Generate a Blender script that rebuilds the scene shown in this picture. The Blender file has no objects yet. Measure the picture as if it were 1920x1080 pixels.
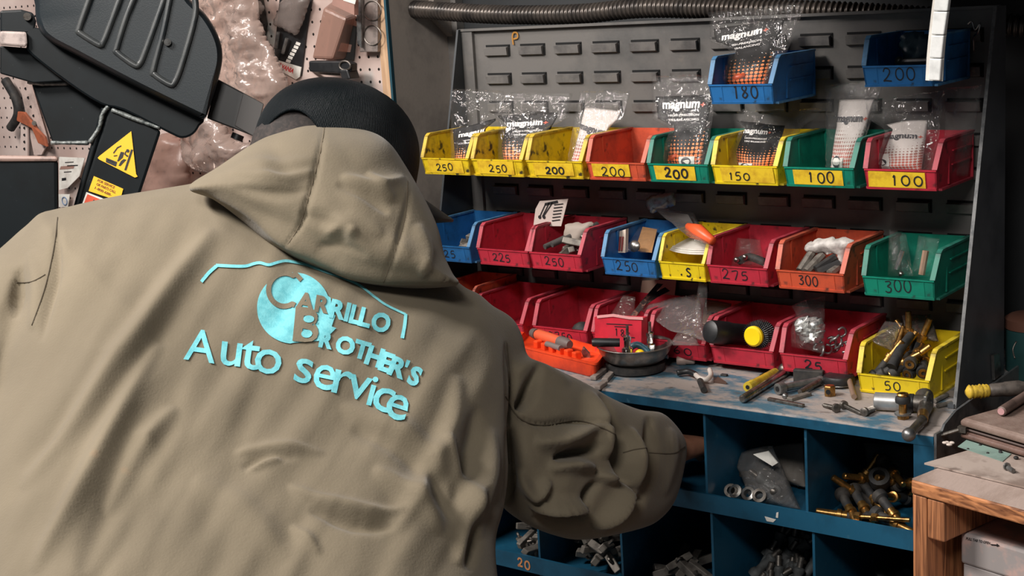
import bpy, bmesh, math, random
import numpy as np
from mathutils import Vector, Matrix, noise
from mathutils.bvhtree import BVHTree

# ------------------------------------------------------------------ camera, world, lights, exposure
SC = bpy.context.scene
COL = SC.collection
FPX = 2702.0
CAMZ = 1.45
def _rot(yaw, pitch, roll):
    fw = np.array([-math.sin(yaw)*math.cos(pitch), math.cos(yaw)*math.cos(pitch), -math.sin(pitch)])
    r = np.array([math.cos(yaw), math.sin(yaw), 0.0]); d = np.cross(fw, r)
    return np.array([r*math.cos(roll)+d*math.sin(roll), -r*math.sin(roll)+d*math.cos(roll), fw])
VM = _rot(*np.radians([37.865, 11.658, 3.673]))        # rows: right, down, forward
cam_d = bpy.data.cameras.new('camera'); cam = bpy.data.objects.new('camera', cam_d); COL.objects.link(cam)
cam_d.sensor_width = 36.0; cam_d.sensor_fit = 'HORIZONTAL'; cam_d.lens = FPX/1920*36.0
cam_d.clip_start = 0.05; cam_d.clip_end = 50
cam.matrix_world = Matrix(((VM[0][0], -VM[1][0], -VM[2][0], 0), (VM[0][1], -VM[1][1], -VM[2][1], 0),
                           (VM[0][2], -VM[1][2], -VM[2][2], CAMZ), (0, 0, 0, 1)))
SC.camera = cam
SC.view_settings.view_transform = 'Standard'; SC.view_settings.look = 'None'
SC.view_settings.gamma = 1.0; SC.view_settings.use_curve_mapping = False
SC.view_settings.exposure = 0.22
W = bpy.data.worlds.new('world'); SC.world = W; W.use_nodes = True
W.node_tree.nodes['Background'].inputs[0].default_value = (0.80, 0.90, 1.0, 1)
W.node_tree.nodes['Background'].inputs[1].default_value = 0.085
def area(name, loc, target, power, sx, sy, col):
    l = bpy.data.lights.new(name, 'AREA'); l.shape = 'RECTANGLE'; l.size = sx; l.size_y = sy
    l.energy = power; l.color = col
    o = bpy.data.objects.new(name, l); COL.objects.link(o); o.location = loc
    o.rotation_euler = (Vector(target)-Vector(loc)).to_track_quat('-Z', 'Y').to_euler()
    return o
area('ceiling_or_fill_light', (-1.85, -0.05, 2.72), (-1.15, 1.5, 0.95), 60, 0.8, 0.30, (1.0, 0.95, 0.90))
area('ceiling_or_fill_light', (-2.75, 0.75, 2.72), (-2.0, 2.1, 1.3), 25, 0.9, 0.3, (1.0, 0.92, 0.88))
area('ceiling_or_fill_light', (-0.15, -0.55, 2.60), (-0.75, 1.7, 0.88), 25, 0.7, 0.30, (1.0, 0.97, 0.93))  # front fill, added to brighten the bench and right side; no known fixture

# ------------------------------------------------------------------ picture <-> place
def ray(x, y): return VM.T @ np.array([(x-960.0)/FPX, (y-540.0)/FPX, 1.0])
def P(x, y, d):
    r = ray(x, y)*d; return Vector((r[0], r[1], r[2]+CAMZ))
def PY(x, y, Y):
    r = ray(x, y); r = r*(Y/r[1]); return Vector((r[0], r[1], r[2]+CAMZ))
def PZ(x, y, Z):
    r = ray(x, y); r = r*((Z-CAMZ)/r[2]); return Vector((r[0], r[1], Z))
def PX(x, y, X):
    r = ray(x, y); r = r*(X/r[0]); return Vector((r[0], r[1], r[2]+CAMZ))
RIGHT = Vector(VM[0]); UP = Vector(-VM[1]); FWD = Vector(VM[2])
ZV = Vector((0, 0, 1))

# ------------------------------------------------------------------ materials
def _nt(name):
    m = bpy.data.materials.new(name); m.use_nodes = True
    n = m.node_tree.nodes; return m, n, m.node_tree.links, n['Principled BSDF']
def srgb(c):
    return tuple((v/12.92 if v <= 0.04045 else ((v+0.055)/1.055)**2.4) for v in [x/255.0 for x in c])+(1.0,)
def mat(name, c, rough=0.5, metal=0.0, c2=None, nscale=30, lo=0.45, hi=0.65, bump=0.0, bscale=200, spec=0.5,
        alpha=None, detail=6, stretch=None, c3=None, n3=90, lo3=.6, hi3=.7):
    """plain or dirt-mottled principled material; c2 = dirt colour mixed by noise, c3 = second finer wear"""
    m, n, L, b = _nt(name)
    b.inputs['Roughness'].default_value = rough; b.inputs['Metallic'].default_value = metal
    b.inputs['Specular IOR Level'].default_value = spec
    tc = n.new('ShaderNodeTexCoord'); src = tc.outputs['Object']
    if stretch:
        mp = n.new('ShaderNodeMapping'); mp.inputs['Scale'].default_value = stretch; L.new(src, mp.inputs[0]); src = mp.outputs[0]
    col = None
    if c2:
        no = n.new('ShaderNodeTexNoise'); no.inputs['Scale'].default_value = nscale; no.inputs['Detail'].default_value = detail
        no.inputs['Roughness'].default_value = 0.65
        L.new(src, no.inputs['Vector'])
        mr = n.new('ShaderNodeMapRange'); mr.inputs[1].default_value = lo; mr.inputs[2].default_value = hi
        L.new(no.outputs['Fac'], mr.inputs[0])
        mx = n.new('ShaderNodeMix'); mx.data_type = 'RGBA'
        mx.inputs[6].default_value = srgb(c); mx.inputs[7].default_value = srgb(c2)
        L.new(mr.outputs[0], mx.inputs[0]); col = mx.outputs[2]
        if c3:
            no3 = n.new('ShaderNodeTexNoise'); no3.inputs['Scale'].default_value = n3; no3.inputs['Detail'].default_value = 4
            L.new(src, no3.inputs['Vector'])
            mr3 = n.new('ShaderNodeMapRange'); mr3.inputs[1].default_value = lo3; mr3.inputs[2].default_value = hi3
            L.new(no3.outputs['Fac'], mr3.inputs[0])
            mx3 = n.new('ShaderNodeMix'); mx3.data_type = 'RGBA'; mx3.inputs[7].default_value = srgb(c3)
            L.new(col, mx3.inputs[6]); L.new(mr3.outputs[0], mx3.inputs[0]); col = mx3.outputs[2]
        L.new(col, b.inputs['Base Color'])
    else:
        b.inputs['Base Color'].default_value = srgb(c)
    if bump:
        nb = n.new('ShaderNodeTexNoise'); nb.inputs['Scale'].default_value = bscale; nb.inputs['Detail'].default_value = 5
        L.new(src, nb.inputs['Vector'])
        bp = n.new('ShaderNodeBump'); bp.inputs['Strength'].default_value = bump; bp.inputs['Distance'].default_value = 0.002
        L.new(nb.outputs['Fac'], bp.inputs['Height']); L.new(bp.outputs[0], b.inputs['Normal'])
    if alpha is not None: b.inputs['Alpha'].default_value = alpha
    return m
def plastic_film(name, tint, body, rough=0.16, haze=0.10, bscale=42, bump=0.75, shine=.22):
    """clear polythene: mostly see-through, a little milky body, sharp crinkle highlights"""
    m, n, L, b = _nt(name)
    b.inputs['Base Color'].default_value = srgb(body); b.inputs['Roughness'].default_value = 0.35
    gl = n.new('ShaderNodeBsdfGlossy'); gl.inputs['Roughness'].default_value = rough; gl.inputs[0].default_value = (1, 1, 1, 1)
    tr = n.new('ShaderNodeBsdfTransparent'); tr.inputs[0].default_value = srgb(tint)
    tc = n.new('ShaderNodeTexCoord')
    no = n.new('ShaderNodeTexNoise'); no.inputs['Scale'].default_value = bscale; no.inputs['Detail'].default_value = 3
    no.inputs['Distortion'].default_value = 1.2
    L.new(tc.outputs['Object'], no.inputs['Vector'])
    bp = n.new('ShaderNodeBump'); bp.inputs['Strength'].default_value = bump; bp.inputs['Distance'].default_value = 0.012
    L.new(no.outputs['Fac'], bp.inputs['Height']); L.new(bp.outputs[0], gl.inputs['Normal'])
    m1 = n.new('ShaderNodeMixShader'); m1.inputs[0].default_value = haze
    L.new(tr.outputs[0], m1.inputs[1]); L.new(b.outputs[0], m1.inputs[2])
    fr = n.new('ShaderNodeFresnel'); fr.inputs[0].default_value = 1.45; L.new(bp.outputs[0], fr.inputs['Normal'])
    sc = n.new('ShaderNodeMath'); sc.operation = 'MULTIPLY'; sc.inputs[1].default_value = shine; L.new(fr.outputs[0], sc.inputs[0])
    m2 = n.new('ShaderNodeMixShader'); L.new(sc.outputs[0], m2.inputs[0])
    L.new(m1.outputs[0], m2.inputs[1]); L.new(gl.outputs[0], m2.inputs[2])
    L.new(m2.outputs[0], n['Material Output'].inputs[0])
    return m
def wood_mat(name, light, dark, scale=(60, 60, 5), rough=0.6):
    m, n, L, b = _nt(name)
    tc = n.new('ShaderNodeTexCoord'); mp = n.new('ShaderNodeMapping'); mp.inputs['Scale'].default_value = scale
    L.new(tc.outputs['Object'], mp.inputs[0])
    no = n.new('ShaderNodeTexNoise'); no.inputs['Scale'].default_value = 1.6; no.inputs['Detail'].default_value = 8; no.inputs['Distortion'].default_value = 1.2
    L.new(mp.outputs[0], no.inputs['Vector'])
    cr = n.new('ShaderNodeValToRGB'); cr.color_ramp.elements[0].position = 0.32; cr.color_ramp.elements[1].position = 0.66
    cr.color_ramp.elements[0].color = srgb(dark); cr.color_ramp.elements[1].color = srgb(light)
    L.new(no.outputs['Fac'], cr.inputs[0]); L.new(cr.outputs[0], b.inputs['Base Color'])
    b.inputs['Roughness'].default_value = rough
    bp = n.new('ShaderNodeBump'); bp.inputs['Strength'].default_value = 0.4; bp.inputs['Distance'].default_value = 0.002
    L.new(no.outputs['Fac'], bp.inputs['Height']); L.new(bp.outputs[0], b.inputs['Normal'])
    return m

# ------------------------------------------------------------------ mesh building
class MB:
    def __init__(s): s.v = []; s.f = []; s.mi = []; s.cur = 0; s.M = Matrix.Identity(4); s.uv = {}
    def add(s, vs, fs):
        o = len(s.v)
        for p in vs: s.v.append(s.M @ Vector(p))
        for f in fs: s.f.append([i+o for i in f]); s.mi.append(s.cur)
        return o
    def box(s, c, sz, rot=None):
        x, y, z = [a/2 for a in sz]; c = Vector(c)
        vs = [Vector(p) for p in ((-x,-y,-z),(x,-y,-z),(x,y,-z),(-x,y,-z),(-x,-y,z),(x,-y,z),(x,y,z),(-x,y,z))]
        if rot is not None: vs = [rot @ p for p in vs]
        s.add([c+p for p in vs], [(0,3,2,1),(4,5,6,7),(0,1,5,4),(1,2,6,5),(2,3,7,6),(3,0,4,7)]); return s
    def span(s, a, b):
        s.box([(a[i]+b[i])/2 for i in range(3)], [abs(b[i]-a[i]) for i in range(3)]); return s
    def prism(s, pts, off):
        """closed polygon of 3-D points swept by vector off"""
        n = len(pts); off = Vector(off); pts = [Vector(p) for p in pts]
        s.add(pts+[p+off for p in pts], [list(range(n))[::-1], list(range(n, 2*n))]+[(i, (i+1) % n, (i+1) % n+n, i+n) for i in range(n)]); return s
    def tube(s, pts, r, n=10, cap=True, closed=False):
        pts = [Vector(p) for p in pts]; m = len(pts)
        rs = r if isinstance(r, (list, tuple)) else [r]*m
        vs = []; nrm = None
        for i, p in enumerate(pts):
            t = (pts[min(i+1, m-1)]-pts[max(i-1, 0)])
            if t.length < 1e-9: t = ZV.copy()
            t.normalize()
            if nrm is None:
                a = ZV if abs(t.z) < 0.9 else Vector((1, 0, 0)); nrm = t.cross(a).normalized()
            else:
                nrm = nrm-t*nrm.dot(t)
                nrm = nrm.normalized() if nrm.length > 1e-6 else t.orthogonal().normalized()
            b = t.cross(nrm)
            for k in range(n):
                a = 2*math.pi*k/n; vs.append(p+(nrm*math.cos(a)+b*math.sin(a))*rs[i])
        fs = [(i*n+k, i*n+(k+1) % n, (i+1)*n+(k+1) % n, (i+1)*n+k) for i in range(m-1) for k in range(n)]
        if cap: fs += [list(range(n))[::-1], list(range((m-1)*n, m*n))]
        s.add(vs, fs); return s
    def lathe(s, prof, o=(0, 0, 0), axis=(0, 0, 1), n=20, cap=True):
        """profile [(radius, height)] revolved about axis through o"""
        q = Vector((0, 0, 1)).rotation_difference(Vector(axis).normalized()); o = Vector(o)
        vs = []
        for r, h in prof:
            for k in range(n):
                a = 2*math.pi*k/n; vs.append(o+q @ Vector((r*math.cos(a), r*math.sin(a), h)))
        m = len(prof)
        fs = [(i*n+k, i*n+(k+1) % n, (i+1)*n+(k+1) % n, (i+1)*n+k) for i in range(m-1) for k in range(n)]
        if cap: fs += [list(range(n))[::-1], list(range((m-1)*n, m*n))]
        s.add(vs, fs); return s
    def cyl(s, a, b, r, n=16):
        a, b = Vector(a), Vector(b); s.lathe([(r, 0), (r, (b-a).length)], a, b-a, n); return s
    def ball(s, c, r, sc=(1, 1, 1), n=14, m=8, rot=None):
        c = Vector(c); vs = []
        for i in range(m+1):
            t = math.pi*i/m
            for k in range(n):
                a = 2*math.pi*k/n
                p = Vector((math.sin(t)*math.cos(a)*sc[0], math.sin(t)*math.sin(a)*sc[1], math.cos(t)*sc[2]))*r
                vs.append(c+(rot @ p if rot is not None else p))
        s.add(vs, [(i*n+k, (i+1)*n+k, (i+1)*n+(k+1) % n, i*n+(k+1) % n) for i in range(m) for k in range(n)]); return s
    def ribbon(s, pts, w, nrm, th=0.0006):
        """flat pen stroke / strip of width w lying on a surface with normal nrm"""
        pts = [Vector(p) for p in pts]; nrm = Vector(nrm).normalized(); L = []; R = []
        ws = w if isinstance(w, (list, tuple)) else [w]*len(pts)
        for i, p in enumerate(pts):
            t = (pts[min(i+1, len(pts)-1)]-pts[max(i-1, 0)]); t = t.normalized() if t.length > 1e-9 else Vector((1, 0, 0))
            sd = nrm.cross(t).normalized()*ws[i]/2; L.append(p+sd); R.append(p-sd)
        n = len(pts); up = nrm*th
        vs = L+R+[p+up for p in L]+[p+up for p in R]
        fs = []
        for i in range(n-1):
            fs += [(2*n+i, 3*n+i, 3*n+i+1, 2*n+i+1), (i, i+1, n+i+1, n+i), (i, 2*n+i, 2*n+i+1, i+1), (n+i, n+i+1, 3*n+i+1, 3*n+i)]
        fs += [(0, n, 3*n, 2*n), (n-1, 3*n-1, 4*n-1, 2*n-1)]
        s.add(vs, fs); return s
    def build(s, name, mats, parent=None, smooth=False, origin=None, bevel=0.0, auto=None):
        """one mesh object; verts were given in the frame of the parent thing (see ORG)"""
        me = bpy.data.meshes.new(name)
        o = Vector(origin) if origin is not None else (ORG.get(parent.name, Vector()) if parent else Vector())
        me.from_pydata([tuple(p-o) for p in s.v], [], s.f)
        if not isinstance(mats, (list, tuple)): mats = [mats]
        for m in mats: me.materials.append(m)
        for p, k in zip(me.polygons, s.mi): p.material_index = k
        if s.uv:
            ul = me.uv_layers.new(name='UVMap')
            for lp in me.loops: ul.data[lp.index].uv = s.uv.get(lp.vertex_index, (0, 0))
        me.validate(); 
        bm = bmesh.new(); bm.from_mesh(me); bmesh.ops.recalc_face_normals(bm, faces=bm.faces); bm.to_mesh(me); bm.free()
        if smooth:
            for p in me.polygons: p.use_smooth = True
            if smooth != 'all': me.set_sharp_from_angle(angle=math.radians(40))
        ob = bpy.data.objects.new(name, me); COL.objects.link(ob)
        if parent:
            ob.parent = parent; ORG[ob.name] = o
        else:
            ob.location = o; ORG[ob.name] = o
        if bevel:
            md = ob.modifiers.new('bevel', 'BEVEL'); md.width = bevel; md.segments = 2; md.limit_method = 'ANGLE'; md.angle_limit = math.radians(40)
        return ob
ORG = {}
def tag(o, label=None, cat=None, group=None, kind=None):
    if label: o['label'] = label
    if cat: o['category'] = cat
    if group: o['group'] = group
    if kind: o['kind'] = kind
    return o
def thing(name, label, cat, loc=(0, 0, 0), group=None, rot=None, local=False):
    """an Empty at the thing's base; its parts are modelled in world space unless local"""
    o = bpy.data.objects.new(name, None); COL.objects.link(o); o.location = loc; o.empty_display_size = 0.03
    if rot: o.rotation_euler = rot
    ORG[o.name] = Vector() if (local or rot) else Vector(loc)
    return tag(o, label, cat, group)
def struct(ob): ob['kind'] = 'structure'; return ob
def copy_thing(src, loc, rot, label, group=None, scale=None, matmap=None):
    """copy of a thing with copies of its parts and sub-parts"""
    def dup(o, par):
        c = o.copy(); COL.objects.link(c)
        if par is not None: c.parent = par
        for ch in o.children: dup(ch, c)
        return c
    c = dup(src, None); c.location = loc
    if rot is not None: c.rotation_euler = rot
    if scale: c.scale = scale
    c['label'] = label
    if group: c['group'] = group
    return c
def text2d(s, size=1.0, bold=0.0, cell=None, shear=0.0):
    """outline text as a flat mesh (verts 2-D, faces), origin bottom-left, optionally cut into cells so it can drape"""
    cu = bpy.data.curves.new('t', 'FONT'); cu.body = s; cu.size = size; cu.offset = bold; cu.resolution_u = 3; cu.shear = shear
    ob = bpy.data.objects.new('t', cu); COL.objects.link(ob)
    me = bpy.data.meshes.new_from_object(ob.evaluated_get(bpy.context.evaluated_depsgraph_get()))
    bm = bmesh.new(); bm.from_mesh(me)
    bmesh.ops.remove_doubles(bm, verts=bm.verts, dist=1e-6)
    if cell and len(bm.verts):
        xs = [v.co.x for v in bm.verts]; ys = [v.co.y for v in bm.verts]
        for ax, lo, hi in ((0, min(xs), max(xs)), (1, min(ys), max(ys))):
            k = lo+cell
            while k < hi:
                no = (1, 0, 0) if ax == 0 else (0, 1, 0); co = (k, 0, 0) if ax == 0 else (0, k, 0)
                bmesh.ops.bisect_plane(bm, geom=bm.verts[:]+bm.edges[:]+bm.faces[:], plane_co=co, plane_no=no, dist=1e-7)
                k += cell
    bm.verts.index_update()
    vs = [(v.co.x, v.co.y) for v in bm.verts]; fs = [[v.index for v in f.verts] for f in bm.faces]
    bm.free(); bpy.data.objects.remove(ob); bpy.data.curves.remove(cu); bpy.data.meshes.remove(me)
    return vs, fs
DIG = {'0': [[(.5,1),(.2,.85),(.08,.5),(.2,.15),(.5,0),(.8,.15),(.92,.5),(.8,.85),(.5,1)]],
 '1': [[(.4,.8),(.55,1),(.5,0)]], '2': [[(.1,.75),(.3,1),(.7,.95),(.8,.7),(.5,.35),(.08,.05),(.3,.08),(.95,.04)]],
 '3': [[(.15,.95),(.7,1),(.8,.8),(.4,.55),(.8,.4),(.75,.1),(.4,0),(.1,.1)]],
 '5': [[(.85,1),(.3,.97),(.22,.55),(.6,.62),(.85,.35),(.65,.05),(.15,.03)]],
 '6': [[(.7,1),(.3,.6),(.15,.25),(.45,0),(.8,.2),(.6,.45),(.2,.3)]],
 '7': [[(.1,.95),(.9,1),(.45,0)]], '8': [[(.5,.5),(.2,.75),(.5,1),(.8,.75),(.2,.2),(.5,0),(.85,.25),(.5,.5)]],
 'S': [[(.85,.9),(.5,1),(.2,.8),(.5,.55),(.8,.3),(.55,.02),(.1,.1)]], '.': [[(.3,.0),(.45,.06),(.4,.12)]],
 '|': [[(.5,1.15),(.4,-.15)]], '-': [[(.1,.5),(.9,.55)]]}
def smooth_path(pts, n=4):
    pts = [Vector(p) for p in pts]
    if len(pts) < 3: return pts
    out = []
    for i in range(len(pts)-1):
        p0, p1, p2, p3 = pts[max(i-1, 0)], pts[i], pts[i+1], pts[min(i+2, len(pts)-1)]
        for k in range(n):
            t = k/n
            out.append(0.5*((2*p1)+(p2-p0)*t+(2*p0-5*p1+4*p2-p3)*t*t+(3*p1-p0-3*p2+p3)*t**3))
    return out+[pts[-1]]
def handwriting(mb, s, o, ux, uz, nrm, h, w, pen, rng):
    """ball-pen / marker digits written on a flat face, o = bottom-left, each h tall in a cell w wide"""
    for i, ch in enumerate(s):
        dx, dy, k = rng.uniform(-.06, .06), rng.uniform(-.08, .08), rng.uniform(.9, 1.1)
        for st in DIG.get(ch, []):
            pts = [Vector(o)+ux*((i+(p[0]*.8+dx))*w)+uz*((p[1]*k+dy)*h) for p in st]
            mb.ribbon(smooth_path(pts), pen, nrm, 0.0003)

# ------------------------------------------------------------------ shared materials
M_dark = mat('dark_grey_paint', (62, 62, 62), .55, c2=(50, 50, 50), nscale=18, bump=.1, c3=(92, 88, 84), n3=60, lo3=.68, hi3=.8)
M_panel = mat('grey_louver_paint', (104, 101, 98), .42, c2=(82, 81, 80), nscale=7, bump=.08, c3=(112, 106, 100), n3=45, lo3=.66, hi3=.82)
M_slot_shade = mat('slot_shade_black', (8, 8, 9), .9)
M_blue = mat('blue_enamel', (28, 84, 112), .38, c2=(22, 62, 84), nscale=9, bump=.05, c3=(58, 100, 118), n3=70, lo3=.66, hi3=.76)
M_bench = mat('dusty_blue_top', (156, 145, 139), .75, c2=(66, 102, 120), nscale=24, lo=.47, hi=.60, bump=.3, bscale=260, c3=(80, 70, 64), n3=60, lo3=.60, hi3=.74, stretch=(.6, 1, 1))
M_cubby = mat('blue_enamel_worn', (24, 72, 96), .55, c2=(18, 48, 62), nscale=11)
M_galv = mat('galvanised', (150, 150, 148), .38, .8, c2=(108, 108, 108), nscale=60)
M_steel = mat('steel', (175, 172, 168), .28, .95, c2=(120, 115, 108), nscale=70)
M_dsteel = mat('dull_steel', (120, 114, 108), .42, .8, c2=(82, 76, 70), nscale=120)
M_lead = mat('lead_weight_grey', (128, 122, 114), .55, .35, c2=(92, 86, 80), nscale=90)
M_brass = mat('brass', (176, 134, 76), .32, .9, c2=(104, 76, 44), nscale=90)
M_sensor = mat('grey_rubber', (84, 86, 86), .6, c2=(56, 56, 56), nscale=60)
M_black = mat('black_plastic', (24, 25, 27), .45, c2=(38, 38, 39), nscale=40)
M_rubber = mat('black_rubber', (30, 30, 31), .7, c2=(58, 54, 50), nscale=50)
M_white = mat('white_paper', (225, 222, 214), .7, c2=(196, 190, 182), nscale=20)
M_wall = mat('dark_wall', (58, 57, 58), .8, c2=(44, 45, 47), nscale=4)
M_floor = mat('concrete', (110, 104, 98), .8, c2=(78, 74, 70), nscale=5, bump=.3)
M_ink = mat('marker_ink', (26, 26, 32), .6)
M_inkp = mat('printed_black', (30, 28, 30), .6)
M_film = plastic_film('clear_film', (252, 252, 252), (215, 210, 206), haze=.02, rough=.06, shine=.13)
M_film_milky = plastic_film('milky_film', (244, 242, 240), (196, 192, 190), haze=.10, shine=.45, rough=.10)
M_film_pink = plastic_film('dusty_film', (238, 226, 220), (204, 180, 168), haze=.38, bscale=30, rough=.10, bump=.5, shine=1.0)
M_tape = mat('yellow_tape', (226, 190, 40), .55, c2=(196, 152, 32), nscale=55)
BINC = {
 'yellow': mat('yellow_bin', (222, 190, 28), .5, c2=(150, 122, 32), nscale=30, lo=.48, hi=.68, c3=(58, 50, 30), n3=75, lo3=.58, hi3=.68),
 'clean_yellow': mat('yellow_bin_clean', (228, 200, 30), .45, c2=(192, 158, 30), nscale=26, lo=.5, hi=.7, c3=(70, 60, 34), n3=90, lo3=.63, hi3=.73),
 'orange': mat('orange_bin', (200, 82, 52), .5, c2=(140, 60, 46), nscale=20, lo=.45, hi=.68, c3=(66, 48, 42), n3=70, lo3=.62, hi3=.78),
 'green': mat('green_bin', (10, 128, 104), .45, c2=(16, 84, 72), nscale=20, lo=.45, hi=.7, c3=(40, 54, 50), n3=80, lo3=.64, hi3=.8),
 'red': mat('red_bin', (186, 44, 62), .45, c2=(132, 36, 48), nscale=18, lo=.45, hi=.7, c3=(66, 42, 42), n3=70, lo3=.62, hi3=.8),
 'blue': mat('blue_bin', (36, 104, 164), .45, c2=(28, 72, 110), nscale=20, lo=.45, hi=.7, c3=(36, 50, 64), n3=80, lo3=.64, hi3=.8)}

RIMC = {k: mat(k+'_bin_worn_rim', c, .55, c2=c2, nscale=40, lo=.45, hi=.68) for k, c, c2 in (
 ('yellow', (206, 172, 44), (96, 82, 40)), ('clean_yellow', (224, 196, 52), (120, 102, 44)), ('orange', (196, 92, 66), (120, 70, 58)),
 ('green', (40, 120, 102), (40, 80, 72)), ('red', (172, 56, 70), (118, 44, 52)), ('blue', (74, 126, 168), (52, 84, 110)))}
# ------------------------------------------------------------------ the setting
struct(MB().span((-4.2, -2.0, -.05), (2.2, 2.4, 0)).build('floor', M_floor))
struct(MB().span((-4.2, 2.27, 0), (2.2, 2.35, 2.85)).build('wall_back', M_wall))
struct(MB().span((-4.2, -2.0, 2.85), (2.2, 2.4, 2.9)).build('ceiling', mat('ceiling_paint', (150, 148, 145), .9)))
wl = MB(); wl.span((-1.6925, 1.88, 0), (-1.689, 2.05, 1.62))
wl.prism([(-1.689, 1.985, 1.41), (-1.689, 2.05, 1.36), (-1.689, 2.05, 1.45), (-1.689, 1.985, 1.45)], (.012, 0, 0))
struct(wl.build('wall_left', mat('grey_side_paint', (176, 164, 154), .6, c2=(140, 131, 124), nscale=6, c3=(190, 176, 164), n3=14, lo3=.62, hi3=.8, bump=.1)))
struct(MB().span((-1.6935, 1.872, 0), (-1.6885, 1.8795, 1.62)).build('trim_1', mat('teal_edge', (30, 66, 78), .5)))
struct(MB().span((-1.70, 2.03, 0), (-1.665, 2.05, 1.62)).build('trim_2', mat('post_grey', (120, 116, 112), .6, c2=(96, 92, 90), nscale=10)))
struct(MB().span((-1.70, 2.05, 0), (2.2, 2.07, 2.2)).build('wall_right', mat('alcove_back', (40, 42, 44), .75, c2=(30, 32, 34), nscale=5)))

struct(MB().span((-.99, 1.41, 1.515), (.60, 2.05, 1.56)).build('shade_shelf', mat('shade_shelf_paint', (60, 60, 62), .7)))  # unseen overhead shelf, added and sized to shade the rack's upper right
# ------------------------------------------------------------------ blue pigeonhole bench
ZT = .90; YF = 1.597; XR = -.617; XL = -1.86; YB = 1.93
bench = thing('storage_bench', 'blue steel pigeonhole bench with a dusty top under the bins', 'storage bench', (-1.2, 1.75, 0))
t = MB(); t.span((XL, YF, ZT-.0125), (XR-.003, 2.02, ZT)); wt = t.build('worktop', M_bench, bench, bevel=.002)
t = MB(); t.span((XL, YF-.0015, ZT-.0145), (XR-.003, YF+.0012, ZT-.0025)); t.build('worktop_lip', M_blue, bench)
lipz = [-.677-.1497*k+1.45 for k in range(5)]
for k, z in enumerate(lipz):
    s = MB(); s.span((XL, YF+.001, z-.0252), (XR-.002, YB, z-.022)); s.span((XL, YF-.001, z-.0252), (XR-.026, YF+.003, z))
    s.build('shelf', M_blue, bench)
tops = [ZT-.0125]+[z-.027 for z in lipz]
divx = [[-.9375, -.791, -1.084, -1.229, -1.375, -1.52, -1.666], [-.932, -.783, -1.080, -1.227, -1.374, -1.52, -1.666]]
for k, z in enumerate(lipz):
    for x in divx[0 if k == 0 else 1]:
        MB().span((x, YF+.004, z-.022), (x+.0035, YB, tops[k])).build('divider', M_blue, bench)
MB().span((XL, YB, .05), (XR, YB+.004, ZT-.0125)).build('back_panel', M_cubby, bench)
MB().span((-.645, YF-.001, 0), (XR-.002, YF+.028, ZT-.0125)).build('corner_post', M_blue, bench)
MB().span((XL, YF, 0), (XL+.025, YB, ZT-.0125)).build('end_panel', M_blue, bench)
MB().span((XL+.02, YF+.01, 0), (XR-.01, YB, .07)).build('plinth', M_blue, bench)
t = MB(); t.prism([(XR-.002, YF-.002, ZT-.06), (XR-.002, 2.02, ZT-.06), (XR-.002, 2.02, ZT+.012), (XR-.002, 1.66, ZT+.013), (XR-.002, YF+.026, ZT+.006), (XR-.002, YF+.018, ZT+.0),  (XR-.002, YF-.002, ZT+.002)], (.003, 0, 0))
t.build('side_flange', mat('bare_grey_steel', (128, 128, 128), .42, .5, c2=(92, 96, 100), nscale=40), bench)
MB().span((XR-.004, YF+.028, .0), (XR-.001, 2.02, ZT-.06)).build('side_panel', M_blue, bench)

# ------------------------------------------------------------------ louvered bin rack
YPN = 1.885; RXL, RXR = -1.537, -.638
rack = thing('louvered_bin_rack', 'grey steel louvered rack with slanted side panels holding the coloured bins', 'bin rack', (-1.08, 1.8, ZT))
M_lv = mat('louver_face', (108, 105, 102), .4, c2=(84, 82, 81), nscale=26, c3=(128, 120, 112), n3=80, lo3=.66, hi3=.8)
t = MB(); t.span((RXL, YPN, ZT+.0006), (RXR, YPN+.004, 1.392))
t.span((RXL, YPN-.008, 1.388), (RXR, YPN+.004, 1.392)); t.span((RXL, YPN-.006, ZT+.0006), (RXL+.026, YPN, 1.388))
pts_l = [];
for r in range(10):
    for c in range(13):
        x = -1.487+.0705*c-.004*(0); z = 1.362-.0457*r
        if x+.05 > RXR: continue
        t.cur = 1
        t.prism([(x, YPN, z-.0165), (x, YPN, z-.001), (x, YPN-.0075, z-.0025), (x, YPN-.006, z-.0145)], (.046, 0, 0))
        t.cur = 2
        t.span((x, YPN-.0012, z-.001), (x+.049, YPN, z+.0022)); t.span((x+.046, YPN-.0012, z-.0165), (x+.049, YPN, z))  # dark slot above; the right-hand strip is shade drawn in black
t.build('louvered_panel', [M_panel, M_lv, M_slot_shade], rack)
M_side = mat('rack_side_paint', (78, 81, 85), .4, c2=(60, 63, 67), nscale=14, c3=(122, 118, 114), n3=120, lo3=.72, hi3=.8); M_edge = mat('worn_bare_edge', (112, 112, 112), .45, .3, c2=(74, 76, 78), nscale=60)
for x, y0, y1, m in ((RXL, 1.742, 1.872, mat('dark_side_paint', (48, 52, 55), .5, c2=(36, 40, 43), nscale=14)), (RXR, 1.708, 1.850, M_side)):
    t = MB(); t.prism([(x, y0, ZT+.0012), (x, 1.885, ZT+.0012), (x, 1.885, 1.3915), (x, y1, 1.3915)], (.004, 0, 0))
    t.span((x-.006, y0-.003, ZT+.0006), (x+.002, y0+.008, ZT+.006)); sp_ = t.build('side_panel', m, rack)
    if x == RXL: continue
    t = MB(); t.prism([(x-.0002, y0-.0012, ZT+.0012), (x+.0042, y0-.0012, ZT+.0012), (x+.0042, y1-.0012, 1.3915), (x-.0002, y1-.0012, 1.3915)], (0, .0022, 0)); t.build('bare_edge', M_edge, sp_)
t = MB()
lt = PX(1903, 640, RXR+.004)
t = MB(); pts = [PX(1858, 665, RXR+.005), PX(1868, 662, RXR+.005), PX(1872, 700, RXR+.005), PX(1860, 712, RXR+.005)]
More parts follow.
